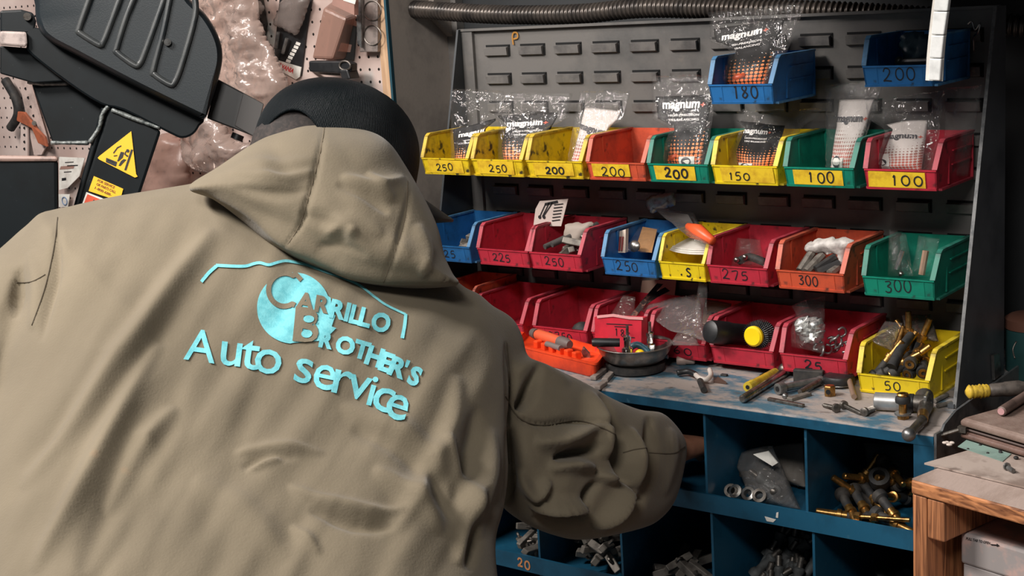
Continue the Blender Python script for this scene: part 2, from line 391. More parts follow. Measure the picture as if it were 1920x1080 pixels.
t.prism(pts, (.004, 0, 0)); t.build('torn_foil', M_steel, rack)
t = MB(); c = PY(962, 72, YPN-.002); ux = Vector((1, 0, 0))
t.ribbon(smooth_path([c+ux*.0-ZV*.010, c-ux*.001+ZV*.002, c+ux*.002+ZV*.009, c+ux*.009+ZV*.008, c+ux*.009+ZV*.001, c+ux*.001-ZV*.001]), .0028, (0, -1, 0), .0006)
t.build('paint_mark', mat('orange_paint', (160, 110, 40), .6), rack)

# ------------------------------------------------------------------ stackable plastic bins
BW, BL, BH, LIP = .103, .1200, .0632, .0270
def make_bin_mesh():
    t = MB(); w = BW/2; wb = w-.004; th = .0022
    t.span((-wb, 0, 0), (wb, BL, .0025))                                         # floor
    for s in (-1, 1):
        def pt(y, z, off=0): return (s*(wb+(w-wb)*min(z/BH, 1)-off), y, z)
        pr = [(0, 0), (BL, 0), (BL, BH), (.016, BH), (.010, BH-.004), (-.006, LIP)]
        out = [pt(y, z) for y, z in pr]; inn = [pt(y, z, th) for y, z in pr]
        n = len(pr); t.add(out+inn, [list(range(n)), list(range(n, 2*n))[::-1]]+[(i, (i+1) % n, (i+1) % n+n, i+n) for i in range(n)])
        # rolled rim on top and down the slanting front edge
        path = [pt(BL, BH-.0005), pt(.016, BH-.0005), pt(.010, BH-.0045), pt(-.006, LIP)]
        path = [Vector(p)-Vector((s*.0022, 0, 0)) for p in path]
        t.cur = 1
        for a, b in zip(path[:-1], path[1:]):
            d = (b-a).normalized(); up = Vector((1, 0, 0)).cross(d).normalized()
            q = [a+Vector((x*.0034, 0, 0))+up*y*.0014 for x, y in ((-1, -1), (1, -1), (1, 1), (-1, 1))]
            t.prism(q, b-a)
        t.cur = 0
        # ribs outside, inner stop and bottom rail
        for z in (.028, .046):
            a = Vector(pt(.045, z)); t.span(a-Vector((.001*s, 0, .0008)), a+Vector((.0022*s, BL-.052, .0008)))
        a = Vector(pt(.036, .004)); t.span(a-Vector((.001*s, 0, 0)), a+Vector((.0022*s, .003, BH-.008)))
        t.cur = 1; t.span((s*(wb-.001), .006, -.0006), (s*(wb+.0045), BL-.004, .0022)); t.cur = 0
    t.span((-w, BL-.0025, 0), (w, BL, BH))
    # front lip leaning outwards with its label frame
    f = [(-wb, 0, 0), (wb, 0, 0), (w-.0025, -.006, LIP), (-w+.0025, -.006, LIP)]
    t.prism(f, (0, .0024, 0))
    t.prism([(-w+.0025, -.0068, LIP-.0022), (w-.0025, -.0068, LIP-.0022), (w-.0025, -.0070, LIP), (-w+.0025, -.0070, LIP)], (0, .0042, 0))
    t.prism([(-wb, -.0012, .0), (wb, -.0012, .0), (wb, -.0022, .003), (-wb, -.0022, .003)], (0, .003, 0))
    for x in (-.030, .034):
        t.prism([(x, -.0013, .004), (x+.001, -.0013, .004), (x+.001, -.0062, LIP-.002), (x, -.0062, LIP-.002)], (0, .002, 0))
    t.span((-.028, BL, BH-.02), (.028, BL+.0045, BH-.016))                         # hanger lip
    return t
BIN0 = thing('storage_bin', None, 'bin', local=True); BIN0['label'] = ''
b0 = make_bin_mesh().build('tub', [BINC['red'], RIMC['red']], BIN0)
NF = Vector((0, -.98, -.20)); UF = Vector((0, -.196, .981))
BINS = {}
def bin_(key, lx, rx, y, color, label, text=None, tx=.32, th=.011, tw=.0125, tape=None, row='upper row', Y=1.744, pen=.0016, dz=0, rz=0, ink=None):
    a, b = PY(lx, y, Y), PY(rx, y, Y)
    a2 = PY(lx, y, Y); wid = (b.x-a.x)
    cx = (a.x+b.x)/2; zb = ROWZ[row]+dz
    loc = (cx, Y+.006, zb)
    global BIN0
    if BIN0['label'] == '':
        o = BIN0; o.location = loc; o['label'] = label; o['group'] = row
    else:
        o = copy_thing(BIN0, loc, None, label, row)
        for ch in list(o.children):
            if not ch.name.startswith('tub'):
                bpy.data.objects.remove(ch)
    o['group'] = 'plastic bins in the '+row
    sc = min(wid/BW*.985, 1.2); o.scale = (sc, 1, 1)
    o.rotation_euler = (0, 0, rz)
    tub = [c for c in o.children if c.name.startswith('tub')][0]
    tub.material_slots[0].link = 'OBJECT'; tub.material_slots[0].material = BINC[color]; tub.material_slots[1].link = 'OBJECT'; tub.material_slots[1].material = RIMC[color]
    BINS[key] = dict(o=o, x=cx, w=wid, y=Y+.006, z=zb, text=text, tx=tx, th=th, tw=tw, tape=tape, pen=pen, ink=ink)
def bin_writing():
    rng = random.Random(4)
    for k, d in BINS.items():
        base = Vector((0, 0, 0)); o = d['o']; par = o; lift = .0004
        if d['tape']:
            x0, x1, z0, z1 = d['tape']; t = MB(); q = []
            for x, z in ((x0, z0), (x1, z0), (x1, z1), (x0, z1)):
                q.append(Vector((x*BW/2, 0, 0))+UF*z+NF*.0014)
            t.prism([p+Vector((rng.uniform(-.001, .001), 0, 0))+UF*rng.uniform(-.0006, .0006) for p in q], NF*.0005)
            par = t.build('label_tape', M_tape, o); lift = .0022
            tag(par, 'yellow label tape')
        if d['text']:
            t = MB(); sx = o.scale[0]
            handwriting(t, d['text'], Vector((-BW/2+d['tx']*BW, 0, 0))+UF*(.0075)+NF*lift, Vector((1/sx, 0, 0)), UF, NF, d['th'], d['tw'], d['pen'], rng)
            t.build('handwritten_number', d['ink'] or M_ink, par)
ROWZ = {'top row': 1.45-.1706, 'upper row': 1.45-.281, 'middle row': 1.45-.4225, 'bottom row': ZT+.0105}
T1 = (-.72, .70, .004, .0245)
bin_('a1', 788, 881, 300, 'yellow', 'grimy yellow bin marked 250 at the left end of the upper row', '250', .30, tape=T1, dz=-.0)
bin_('a2', 882, 983, 311, 'yellow', 'grimy yellow bin marked 250, second from left in the upper row', '250', .34, tape=(-.75, .6, .004, .025))
bin_('a3', 984, 1095, 313, 'yellow', 'grimy yellow bin marked 200 left of the orange bin', '200', .34, tape=(-.72, .62, .005, .0245), pen=.0024)
bin_('a4', 1097, 1212, 312, 'orange', 'orange red bin marked 200 in the upper row, empty', '200', .26, tape=(-.78, .46, .006, .0252), tw=.0145, th=.0125)
bin_('a5', 1211, 1331, 313, 'green', 'green bin marked 200 holding a black pouch', '200', .28, tape=(-.74, .55, .004, .0245), pen=.0028, tw=.0135, th=.013)
bin_('a6', 1331, 1461, 313, 'clean_yellow', 'yellow bin marked 150 between the two green bins', '150', .24, tape=(-.7, .84, .004, .0252), tw=.0125)
bin_('a7', 1466, 1605, 313, 'green', 'green bin marked 100 beside the red end bin', '100', .34, tape=(-.72, .66, .004, .0245), th=.014, tw=.0135, pen=.0019)
bin_('a8', 1616, 1760, 313, 'red', 'red bin marked 100 at the right end of the upper row', '100', .36, tape=(-.86, .66, .004, .0245), th=.014, tw=.0155, pen=.0019)
bin_('t1', 1325, 1452, 160, 'blue', 'blue bin marked 180 with a black pouch standing in it', '180', .36, th=.017, tw=.014, row='top row', pen=.0022)
bin_('t2', 1613, 1752, 119, 'blue', 'shaded blue bin marked 200 behind the white weight strip', '200', .30, th=.016, tw=.015, row='top row', dz=.021, pen=.0017)
bin_('m1', 800, 884, 478, 'blue', 'blue bin marked 25 partly hidden by the hood', '225', .22, th=.011, tw=.013, row='middle row')
bin_('m2', 892, 993, 469, 'red', 'empty red bin marked 225 in the middle row', '225', .28, th=.013, tw=.0125, row='middle row')
bin_('m3', 990, 1092, 478, 'red', 'red bin marked 250 full of long grey weights', '250', .28, th=.013, tw=.0125, row='middle row')
bin_('m4', 1125, 1231, 474, 'blue', 'blue bin marked 250 holding small carded packets', '250', .26, th=.014, tw=.0135, row='middle row')
bin_('m5', 1233, 1323, 482, 'clean_yellow', 'narrow yellow bin marked .5 stuffed with white paper', '.S', .40, th=.014, tw=.012, row='middle row', pen=.0026)
bin_('m6', 1323, 1442, 498, 'red', 'red bin marked 275 beside the narrow yellow bin', '275', .24, th=.014, tw=.0145, row='middle row')
bin_('m7', 1452, 1586, 511, 'orange', 'bright orange bin marked 300 holding a torn white packet', '300', .32, th=.014, tw=.0105, row='middle row')
bin_('m8', 1613, 1756, 518, 'green', 'green bin marked 300 at the right end of the middle row', '300', .30, th=.017, tw=.0135, row='middle row')
bin_('l0', 815, 884, 600, 'orange', 'dirty orange bin mostly hidden behind the shoulder', None, row='bottom row', dz=.012)
bin_('l1', 888, 984, 622, 'red', 'red bin behind the sleeve left of the bin marked 2750', None, row='bottom row')
bin_('l2', 998, 1104, 631, 'red', 'red bin marked 2750 behind the orange tool case', '275O'.replace('O', '0'), .28, th=.012, tw=.0115, row='bottom row')
bin_('l3', 1108, 1207, 638, 'red', 'red bin behind the red card box and the round tray', None, row='bottom row')
bin_('l4', 1213, 1325, 640, 'red', 'red bin marked 60 under the big clear bag', '60', .42, th=.011, tw=.017, row='bottom row')
bin_('l5', 1329, 1453, 652, 'red', 'red bin holding the torch and the round brush', None, row='bottom row')
bin_('l6', 1459, 1592, 663, 'red', 'red bin marked 25 holding a bag of clips', '25', .36, th=.0125, tw=.0145, row='bottom row', pen=.0022)
bin_('l7', 1604, 1747, 700, 'clean_yellow', 'big yellow bin marked 50 full of brass valve stems', '50', .36, th=.012, tw=.0125, row='bottom row', Y=1.722, dz=-.0095)
bin_writing()

# ------------------------------------------------------------------ the worker
import openvdb
def poly_sd(px, py, poly):
    """signed distance (inside > 0) to a closed polygon on a grid"""
    d2 = np.full(px.shape, 1e12, np.float32); ins = np.zeros(px.shape, bool); n = len(poly)
    for i in range(n):
        (x0, y0), (x1, y1) = poly[i], poly[(i+1) % n]
        ex, ey = x1-x0, y1-y0; wx, wy = px-x0, py-y0
        t = np.clip((wx*ex+wy*ey)/(ex*ex+ey*ey+1e-9), 0, 1)
        d2 = np.minimum(d2, (wx-ex*t)**2+(wy-ey*t)**2)
        c = ((y0 <= py) & (y1 > py)) | ((y1 <= py) & (y0 > py))
        with np.errstate(divide='ignore', invalid='ignore'):
            xi = x0+(py-y0)*ex/(ey if ey else 1e-9)
        ins ^= c & (px < xi)
    return np.where(ins, np.sqrt(d2), -np.sqrt(d2))
def crom(poly, n=5):
    """rounded outline"""
    m = len(poly); out = []
    for i in range(m):
        p0, p1, p2, p3 = [np.array(poly[(i+k-1) % m], float) for k in range(4)]
        for k in range(n):
            t = k/n
            out.append(tuple(0.5*((2*p1)+(p2-p0)*t+(2*p0-5*p1+4*p2-p3)*t*t+(3*p1-p0-3*p2+p3)*t**3)))
    return out
PXM = FPX/1.55
def puffed(lo, hi, step, dlo, dhi, dstep, pieces, k):
    """garment panels inflated round their mid-surface and blended where they are sewn together;
       pieces = (outline, mid-distance function, half thickness m, edge roundness px)"""
    xs = np.arange(lo[0], hi[0], step, dtype=np.float32); ys = np.arange(lo[1], hi[1], step, dtype=np.float32)
    ds = np.arange(dlo, dhi, dstep, dtype=np.float32)
    gx, gy = np.meshgrid(xs, ys, indexing='ij'); F = None
    for outline, base, T, R in pieces:
        sd = poly_sd(gx, gy, crom(outline)); b = base(gx, gy).astype(np.float32)
        e = np.maximum(R-sd, 0).astype(np.float32)
        kk = R/(T*PXM)
        dz = (ds[None, None, :]-b[:, :, None])*np.float32(PXM*kk)
        f = np.sqrt(e[:, :, None]**2+dz*dz)-R
        if F is None: F = f
        else:
            h = np.clip(0.5+0.5*(f-F)/k, 0, 1)
            F = f*(1-h)+F*h-k*h*(1-h)
    g = openvdb.FloatGrid(background=50.0); g.copyFromArray(np.ascontiguousarray(F, dtype=np.float32))
    p, q = g.convertToQuads(0.0)
    ppx = lo[0]+p[:, 0]*step; ppy = lo[1]+p[:, 1]*step; pd = dlo+p[:, 2]*dstep
    return ppx, ppy, pd, q
def unproject(px, py, d):
    r = np.stack([(px-960)/FPX, (py-540)/FPX, np.ones_like(px)], 1) @ VM
    r = r*d[:, None]; r[:, 2] += CAMZ; return r
def vnormals(v, q):
    n = np.zeros_like(v); a = v[q[:, 2]]-v[q[:, 0]]; b = v[q[:, 3]]-v[q[:, 1]]; c = np.cross(a, b)
    for i in range(4): np.add.at(n, q[:, i], c)
    return n/(np.linalg.norm(n, axis=1, keepdims=True)+1e-12)
def relax(v, q, it):
    e = np.concatenate([q[:, [0, 1]], q[:, [1, 2]], q[:, [2, 3]], q[:, [3, 0]]])
    for _ in range(it):
        s = np.zeros_like(v); c = np.zeros(len(v))
        np.add.at(s, e[:, 0], v[e[:, 1]]); np.add.at(c, e[:, 0], 1)
        np.add.at(s, e[:, 1], v[e[:, 0]]); np.add.at(c, e[:, 1], 1)
        v = v*.4+.6*s/c[:, None]
    return v
def line_d(px, py, pl):
    d2 = np.full(px.shape, 1e12); s = np.zeros(px.shape); m = len(pl)-1
    for i, ((x0, y0), (x1, y1)) in enumerate(zip(pl[:-1], pl[1:])):
        ex, ey = x1-x0, y1-y0; t = np.clip(((px-x0)*ex+(py-y0)*ey)/(ex*ex+ey*ey+1e-9), 0, 1)
        q = (px-x0-ex*t)**2+(py-y0-ey*t)**2; b = q < d2
        d2 = np.where(b, q, d2); s = np.where(b, (i+t)/m, s)
    return np.sqrt(d2), np.sin(np.pi*np.clip(s, 0, 1))**.8
def cloth_noise(px, py, sx, sy, ang, seed):
    """soft creases running along angle ang"""
    c, s = math.cos(ang), math.sin(ang); u = (px*c+py*s)/sx; w = (-px*s+py*c)/sy; out = np.empty(len(px))
    for i in range(len(px)): out[i] = noise.noise((u[i], w[i], seed))
    return out
def cloth_mesh(name, pieces, lo, hi, step, dr, dstep, k, folds, noises, m, parent, it=3):
    px, py, d, q = puffed(lo, hi, step, dr[0], dr[1], dstep, pieces, k)
    v = unproject(px, py, d); v = relax(v, q, it)
    n = vnormals(v, q)
    cen = np.array([0, 0, CAMZ]); toc = cen-v; toc /= np.linalg.norm(toc, axis=1, keepdims=True)
    if np.mean(np.sum(n*toc, 1)[d < np.median(d)]) < 0: n = -n; q = q[:, ::-1]
    face = np.clip(np.sum(n*toc, 1)*1.6, 0, 1)
    off = np.zeros(len(v))
    for pl, amp, wd in folds:
        pl2 = [tuple(p[:2]) for p in smooth_path([(x, y, 0) for x, y in pl])]
        dist, fade = line_d(px, py, pl2); off += 1.5*amp*fade*np.exp(-(dist/(wd*(.45+.55*fade)))**2)
    for sx, sy, ang, amp, seed in noises:
        off += amp*cloth_noise(px, py, sx, sy, ang, seed)
    v = v+n*(off*face)[:, None]
    me = bpy.data.meshes.new(name); o = ORG[parent.name]
    me.from_pydata((v-np.array(o)).tolist(), [], q.tolist()); me.materials.append(m)
    for p in me.polygons: p.use_smooth = True
    ob = bpy.data.objects.new(name, me); COL.objects.link(ob); ob.parent = parent; ORG[ob.name] = o
    tree = BVHTree.FromPolygons([tuple(x) for x in v], q.tolist())
    return ob, tree
def drape(tree, x, y, lift=.001):
    r = Vector(ray(x, y)).normalized(); h, n, i, dd = tree.ray_cast(Vector((0, 0, CAMZ)), r)
    if h is None: return None, None
    if n.dot(r) > 0: n = -n
    return h+n*lift, n

# cloth material: heavy duck canvas with a fine twill weave and a few rubbed or stained patches
def canvas_mat():
    m, n, L, b = _nt('olive_canvas')
    tc = n.new('ShaderNodeTexCoord')
    no = n.new('ShaderNodeTexNoise'); no.inputs['Scale'].default_value = 7; no.inputs['Detail'].default_value = 8; L.new(tc.outputs['Object'], no.inputs['Vector'])
    cr = n.new('ShaderNodeValToRGB'); cr.color_ramp.elements[0].position = .35; cr.color_ramp.elements[1].position = .7
    cr.color_ramp.elements[0].color = srgb((110, 100, 83)); cr.color_ramp.elements[1].color = srgb((124, 113, 94))
    L.new(no.outputs['Fac'], cr.inputs[0])
    n2 = n.new('ShaderNodeTexNoise'); n2.inputs['Scale'].default_value = 14; n2.inputs['Detail'].default_value = 3; L.new(tc.outputs['Object'], n2.inputs['Vector'])
    mr = n.new('ShaderNodeMapRange'); mr.inputs[1].default_value = .72; mr.inputs[2].default_value = .80; mr.inputs[4].default_value = .5; L.new(n2.outputs['Fac'], mr.inputs[0])
    mx = n.new('ShaderNodeMix'); mx.data_type = 'RGBA'; mx.inputs[7].default_value = srgb((150, 118, 88)); L.new(cr.outputs[0], mx.inputs[6]); L.new(mr.outputs[0], mx.inputs[0])
    L.new(mx.outputs[2], b.inputs['Base Color']); b.inputs['Roughness'].default_value = .85; b.inputs['Specular IOR Level'].default_value = .25
    b.inputs['Sheen Weight'].default_value = .15
    wv = n.new('ShaderNodeTexNoise'); wv.inputs['Scale'].default_value = 420; wv.inputs['Detail'].default_value = 2; L.new(tc.outputs['Object'], wv.inputs['Vector'])
    w2 = n.new('ShaderNodeTexNoise'); w2.inputs['Scale'].default_value = 34; w2.inputs['Detail'].default_value = 5; L.new(tc.outputs['Object'], w2.inputs['Vector'])
    bp = n.new('ShaderNodeBump'); bp.inputs['Strength'].default_value = .25; bp.inputs['Distance'].default_value = .0012; L.new(wv.outputs['Fac'], bp.inputs['Height'])
    b2 = n.new('ShaderNodeBump'); b2.inputs['Strength'].default_value = .10; b2.inputs['Distance'].default_value = .006; L.new(w2.outputs['Fac'], b2.inputs['Height']); L.new(bp.outputs[0], b2.inputs['Normal'])
    L.new(b2.outputs[0], b.inputs['Normal']); return m
M_canvas = canvas_mat()
M_seam = mat('dark_seam_thread', (84, 74, 60), .9)  # seam thread, darker than the canvas
M_print = mat('cyan_print', (122, 198, 206), .8, c2=(100, 180, 190), spec=.15, nscale=90, bump=.15, bscale=600)

PFEET = Vector((-.90, .80, 0))
man = thing('person', 'person in olive brown hooded jacket and dark cap, bent over, reaching into the bench', 'person', PFEET)
bx = lambda x, y: 1.47+.00010*(x-500)-.00046*(y-600)+.115
TORSO = [(60,418),(110,393),(200,371),(270,359),(350,346),(450,330),(600,370),(760,460),(850,522),(893,558),(930,600),(950,650),(957,720),(950,800),(953,880),(945,950),(930,1010),(933,1080),(950,1180),(965,1300),(940,1420),(600,1450),(100,1450),(-60,1350),(-50,1000),(-10,750),(30,560)]
LSLV = [(118,396),(60,417),(20,448),(-50,520),(-110,650),(-150,850),(-150,1050),(-40,1060),(0,850),(50,640),(90,520),(118,440)]
RSLV = [(880,560),(925,575),(962,598),(980,632),(988,664),(1005,677),(1060,700),(1105,722),(1150,748),(1200,768),(1242,774),(1275,806),(1288,835),(1285,870),(1268,935),(1240,972),(1200,992),(1100,1012),(1040,1004),(975,976),(930,935),(890,850),(870,720)]
def rbase(x, y): return 1.625+.00035*(x-900)+1.7e-6*np.maximum(x-1050, 0)**2-.00012*(y-800)
FOLDS = [([(400,430),(330,525),(240,650),(140,790),(40,920)], .010, 24), ([(300,640),(235,760),(166,900),(60,1075)], .009, 22),
 ([(330,760),(260,850),(200,960)], .007, 20), ([(270,820),(215,930),(150,1075)], -.006, 26), ([(200,660),(120,790),(30,880)], -.005, 30),
 ([(440,848),(520,838),(610,850)], .0035, 11), ([(455,880),(490,862),(560,858)], -.0028, 10), ([(462,884),(500,868),(530,862)], .004, 8),
 ([(540,910),(600,940),(690,960),(760,955)], .005, 13), ([(580,955),(660,985),(740,985)], -.006, 13), ([(545,985),(575,1010),(600,1040)], .003, 11),
 ([(860,700),(845,800),(800,900),(740,1000)], .007, 22), ([(895,760),(880,860),(850,960)], -.007, 18), ([(920,800),(915,900),(880,990),(860,1060)], .009, 18),
 ([(830,820),(880,930),(905,1010)], .007, 15), ([(800,860),(850,980)], -.006, 16), ([(905,920),(890,1000),(880,1070)], -.008, 12),
 ([(640,760),(740,800),(830,860)], .005, 22), ([(660,800),(760,850),(820,920)], -.005, 20), ([(700,880),(780,930),(830,1000)], .006, 18),
 ([(360,900),(460,960),(540,1050)], .004, 30), ([(110,420),(100,520),(75,640)], -.006, 9), ([(60,470),(70,540),(60,620)], .006, 14), ([(40,500),(30,600)], -.006, 12),
 # sleeve
 ([(950,740),(972,782),(1015,797),(1080,788),(1130,803),(1155,816)], -0.0060, 6.0), ([(955,700),(1000,690),(1070,720)], 0.0090, 15.3), ([(1005,690),(990,740),(970,770)], -0.0165, 11.9),
 ([(1125,738),(1145,800),(1172,880),(1192,935)], -0.0195, 11.0), ([(1100,730),(1128,800),(1140,860)], 0.0150, 15.3), ([(1215,780),(1222,850),(1205,940)], -0.0135, 11.0),
 ([(1180,800),(1192,860),(1190,920)], 0.0135, 11.9), ([(1255,800),(1262,850),(1245,930)], 0.0090, 11.9),
 ([(1000,830),(1060,826),(1120,800)], 0.0150, 15.3), ([(1040,862),(1085,845),(1125,838)], -0.0210, 11.0), ([(1030,880),(1070,872),(1120,880)], 0.0120, 11.9),
 ([(965,880),(1000,925),(1032,900)], 0.0135, 10.2), ([(990,945),(1060,945),(1110,952)], 0.0180, 10.2), ([(1000,968),(1060,975),(1105,965)], -0.0210, 11.9),
 ([(1112,990),(1150,955),(1185,905)], 0.0180, 11.0), ([(1135,1000),(1180,960),(1210,930)], -0.0180, 10.2), ([(1120,890),(1160,900)], 0.0105, 10.2), ([(1090,990),(1105,930),(1130,900)], -0.0120, 8.5),
 ([(955,800),(962,880),(948,950)], -0.0180, 11.9), ([(950,640),(958,720),(952,800)], -0.0090, 7.6)]
jacket, JT = cloth_mesh('hooded_jacket', [(TORSO, bx, .115, 250.), (LSLV, lambda x, y: bx(x, y)+.03, .07, 80.), (RSLV, rbase, .078, 125.)],
    (-190, 300), (1320, 1480), 6, (1.05, 2.02), .0036, 22.,
    FOLDS, [(200, 52, math.radians(122), .0052, 1.3), (90, 30, math.radians(118), .0011, 4.1), (60, 60, 0, .0006, 7.7)], M_canvas, man)
HOOD = [(352,352),(410,312),(480,266),(550,237),(610,229),(678,239),(728,266),(765,318),(800,380),(822,430),(834,480),(850,515),(860,534),(790,541),(715,536),(640,521),(565,492),(500,452),(450,411),(400,374)]
HF = [([(609,230),(601,283),(580,364),(562,421),(540,458)], -.0035, 6), ([(764,356),(760,405),(743,466),(719,527)], -.003, 6),
 ([(400,330),(480,310),(590,300)], .004, 14), ([(430,325),(520,335),(590,318)], .004, 10), ([(440,350),(520,362),(580,350)], -.004, 12),
 ([(640,330),(700,350),(740,375)], .005, 13), ([(630,345),(690,372),(730,400)], -.004, 11), ([(690,320),(720,345),(760,330)], .004, 10),
 ([(600,430),(660,420),(720,440)], .004, 20), ([(590,470),(640,460),(690,480)], -.0028, 13), ([(560,400),(610,415),(650,455)], -.005, 16), ([(780,420),(800,470),(790,520)], .005, 14),
 ([(610,440),(640,425)], .003, 9), ([(650,440),(672,430)], .003, 8), ([(370,352),(450,392),(560,465),(660,510),(780,527),(850,524)], .006, 14)]
hood, HT = cloth_mesh('hood', [(HOOD, lambda x, y: 1.600-.00032*(y-380)+.00008*(x-620), .085, 120.)], (320, 200), (890, 580), 5, (1.35, 1.85), .003, 20.,
    HF, [(90, 50, .5, .006, 2.2), (48, 34, .9, .0016, 5.5)], M_canvas, jacket)

M_seam2 = mat('seam_thread', (108, 95, 78), .9)
def seam(name, tree, pl, parent, r=.0012, m=None):
    pts = []
    for p in smooth_path([(x, y, 0) for x, y in pl], 8):
        h, n = drape(tree, p.x, p.y, .0002)
        if h is not None: pts.append(h)
    if len(pts) > 2:
        t = MB(); t.tube(pts, r, 6); return t.build(name, m or M_seam, parent, smooth='all')
seam('seam', HT, [(609,232),(601,283),(580,364),(562,421),(540,458)], hood, .0004, M_seam2)
seam('seam', HT, [(764,340),(760,405),(743,466),(719,530)], hood, .0004, M_seam2)
seam('seam', JT, [(947,742),(972,782),(1015,797),(1080,788),(1130,803),(1154,815)], jacket, .0008)
seam('seam', JT, [(1168,849),(1190,843),(1212,840)], jacket, .0007)
seam('seam', JT, [(1217,849),(1262,850),(1284,838)], jacket, .0007)
seam('seam', JT, [(108,408),(100,470),(84,540),(60,610)], jacket, .0007)
seam('seam', JT, [(948,640),(956,720),(950,800),(954,870)], jacket, .0007)
seam('seam', JT, [(30,530),(60,528),(85,515)], jacket, .0007)

# --- printed emblem on the back, laid on the cloth
def Z5(x, y): return (320+x/3.0, 460+y/3.0)
def drape_poly(mb, vs, fs, f, lift):
    idx = {}; out = []
    for i, (x, y) in enumerate(vs):
        X, Y = f(x, y); h, n = drape(JT, X, Y, lift)
        if h is not None: idx[i] = len(out); out.append(h)
    mb.add(out, [[idx[i] for i in fc] for fc in fs if all(i in idx for i in fc)])
def letter(mb, ch, cx, cy, h, deg, lift=.0016, bold=.03, wide=1.0, cap=.72, shear=0.0):
    """one letter centred at (cx, cy) of the emblem drawing, h tall, turned deg clockwise"""
    vs, fs = text2d(ch, 1.0, bold, cell=.09, shear=shear)
    xs = [v[0] for v in vs]; ys = [v[1] for v in vs]; mx = (min(xs)+max(xs))/2; my = (min(ys)+max(ys))/2
    s = h/(max(ys)-min(ys)); a = math.radians(deg); c, sn = math.cos(a), math.sin(a)
    def f(x, y):
        u, w = (x-mx)*s*wide, -(y-my)*s
        return Z5(cx+u*c-w*sn, cy+u*sn+w*c)
    drape_poly(mb, vs, fs, f, lift)
def flat_poly(mb, pts, lift=.0013, cell=14):
    bm = bmesh.new(); bm.faces.new([bm.verts.new((x, y, 0)) for x, y in pts])
    bmesh.ops.triangulate(bm, faces=bm.faces)
    for ax in (0, 1):
        lo = min(p[ax] for p in pts); hi = max(p[ax] for p in pts); k = lo+cell
        while k < hi:
            bmesh.ops.bisect_plane(bm, geom=bm.verts[:]+bm.edges[:]+bm.faces[:], plane_co=(k, 0, 0) if ax == 0 else (0, k, 0), plane_no=(1, 0, 0) if ax == 0 else (0, 1, 0)); k += cell
    bm.verts.index_update()
    drape_poly(mb, [(v.co.x, v.co.y) for v in bm.verts], [[v.index for v in f.verts] for f in bm.faces], Z5, lift); bm.free()
def stroke(mb, pl, w, lift=.0014):
    pts = smooth_path([(x, y, 0) for x, y in pl], 6); L = []; R = []
    for i, p in enumerate(pts):
        t = (pts[min(i+1, len(pts)-1)]-pts[max(i-1, 0)]).normalized(); ww = w[0]+(w[1]-w[0])*i/(len(pts)-1) if isinstance(w, tuple) else w
        L.append((p.x-t.y*ww/2, p.y+t.x*ww/2)); R.append((p.x+t.y*ww/2, p.y-t.x*ww/2))
    n = len(pts); drape_poly(mb, L+R, [(i, i+1, n+i+1, n+i) for i in range(n-1)], Z5, lift)
t = MB(); stroke(t, [(172,210),(215,160),(258,122)], (20, 20))
stroke(t, [(255,118),(340,122),(420,122),(470,108),(505,104),(550,115),(590,104),(640,92),(700,100),(760,114),(850,146),(960,186),(1060,230),(1140,290),(1210,340),(1322,394)], (18, 12))
stroke(t, [(1322,392),(1316,455),(1302,528)], (18, 20)); t.build('car_outline_print', M_print, jacket)
C0 = (690, 357); emb = MB()
pts = []
for a in range(95, 341, 5):
    pts.append((C0[0]+(205)*math.cos(math.radians(a)), C0[1]+200*math.sin(math.radians(a))))
flat_poly(emb, [(688,553)]+[p for p in pts]+[(900,300),(905,375),(925,400),(905,460),(930,470),(880,520),(850,540),(830,490),(845,400),(705,358)], .0012)
emb.build('emblem_print', M_print, jacket)
kn = MB()
arc = [(640+92*math.cos(math.radians(a)), 258+92*math.sin(math.radians(a))) for a in range(-35, -300, -12)]
stroke(kn, [(735,205),(700,170)]+arc[2:]+[(700,345)], (26, 30), .0021)
letter(kn, 'A', 758, 322, 96, 9, .0021, .045); letter(kn, 'R', 852, 340, 96, 10, .0021, .045)
letter(kn, 'B', 765, 455, 195, 6, .0021, .05, 1.0)
kn.build('emblem_letters', M_canvas, jacket)
cy = MB()
for dx, dyy, a, b in ((775, 424, 30, 20), (765, 507, 32, 23)):
    flat_poly(cy, [(dx+a*math.cos(k*.4488), dyy+b*math.sin(k*.4488)) for k in range(14)], .0027)
for ch, x, y, h, a in (('R', 940, 368, 108, 11), ('I', 992, 382, 108, 12), ('L', 1040, 397, 108, 13), ('L', 1094, 413, 108, 14), ('O', 1180, 440, 112, 16)): letter(cy, ch, x, y, h, a, .0018, .045, .94)
for ch, x, y, h, a in (('R', 876, 540, 92, 12), ('O', 982, 570, 104, 14), ('T', 1072, 594, 104, 16), ('H', 1146, 632, 112, 18), ('E', 1214, 664, 112, 19), ('R', 1278, 694, 112, 21), ("'", 1328, 672, 42, 20), ('S', 1372, 742, 112, 22)): letter(cy, ch, x, y, h, a, .0018, .05, 1.0)
cy.build('name_print', M_print, jacket)
au = MB()
for ch, x, y, h, a in (('A', 170, 570, 170, 8), ('u', 340, 618, 128, 7), ('t', 450, 622, 158, 8), ('o', 548, 660, 132, 9), ('s', 748, 712, 132, 11), ('e', 866, 748, 134, 12),
                        ('r', 966, 776, 128, 13), ('v', 1056, 806, 128, 14), ('i', 1134, 826, 160, 15), ('c', 1196, 874, 132, 17), ('e', 1274, 916, 136, 18)): letter(au, ch, x, y, h*1.05, a, .0016, .008, 1.0 if ch in 'Ae' else 1.06)
au.build('service_print', M_print, jacket)

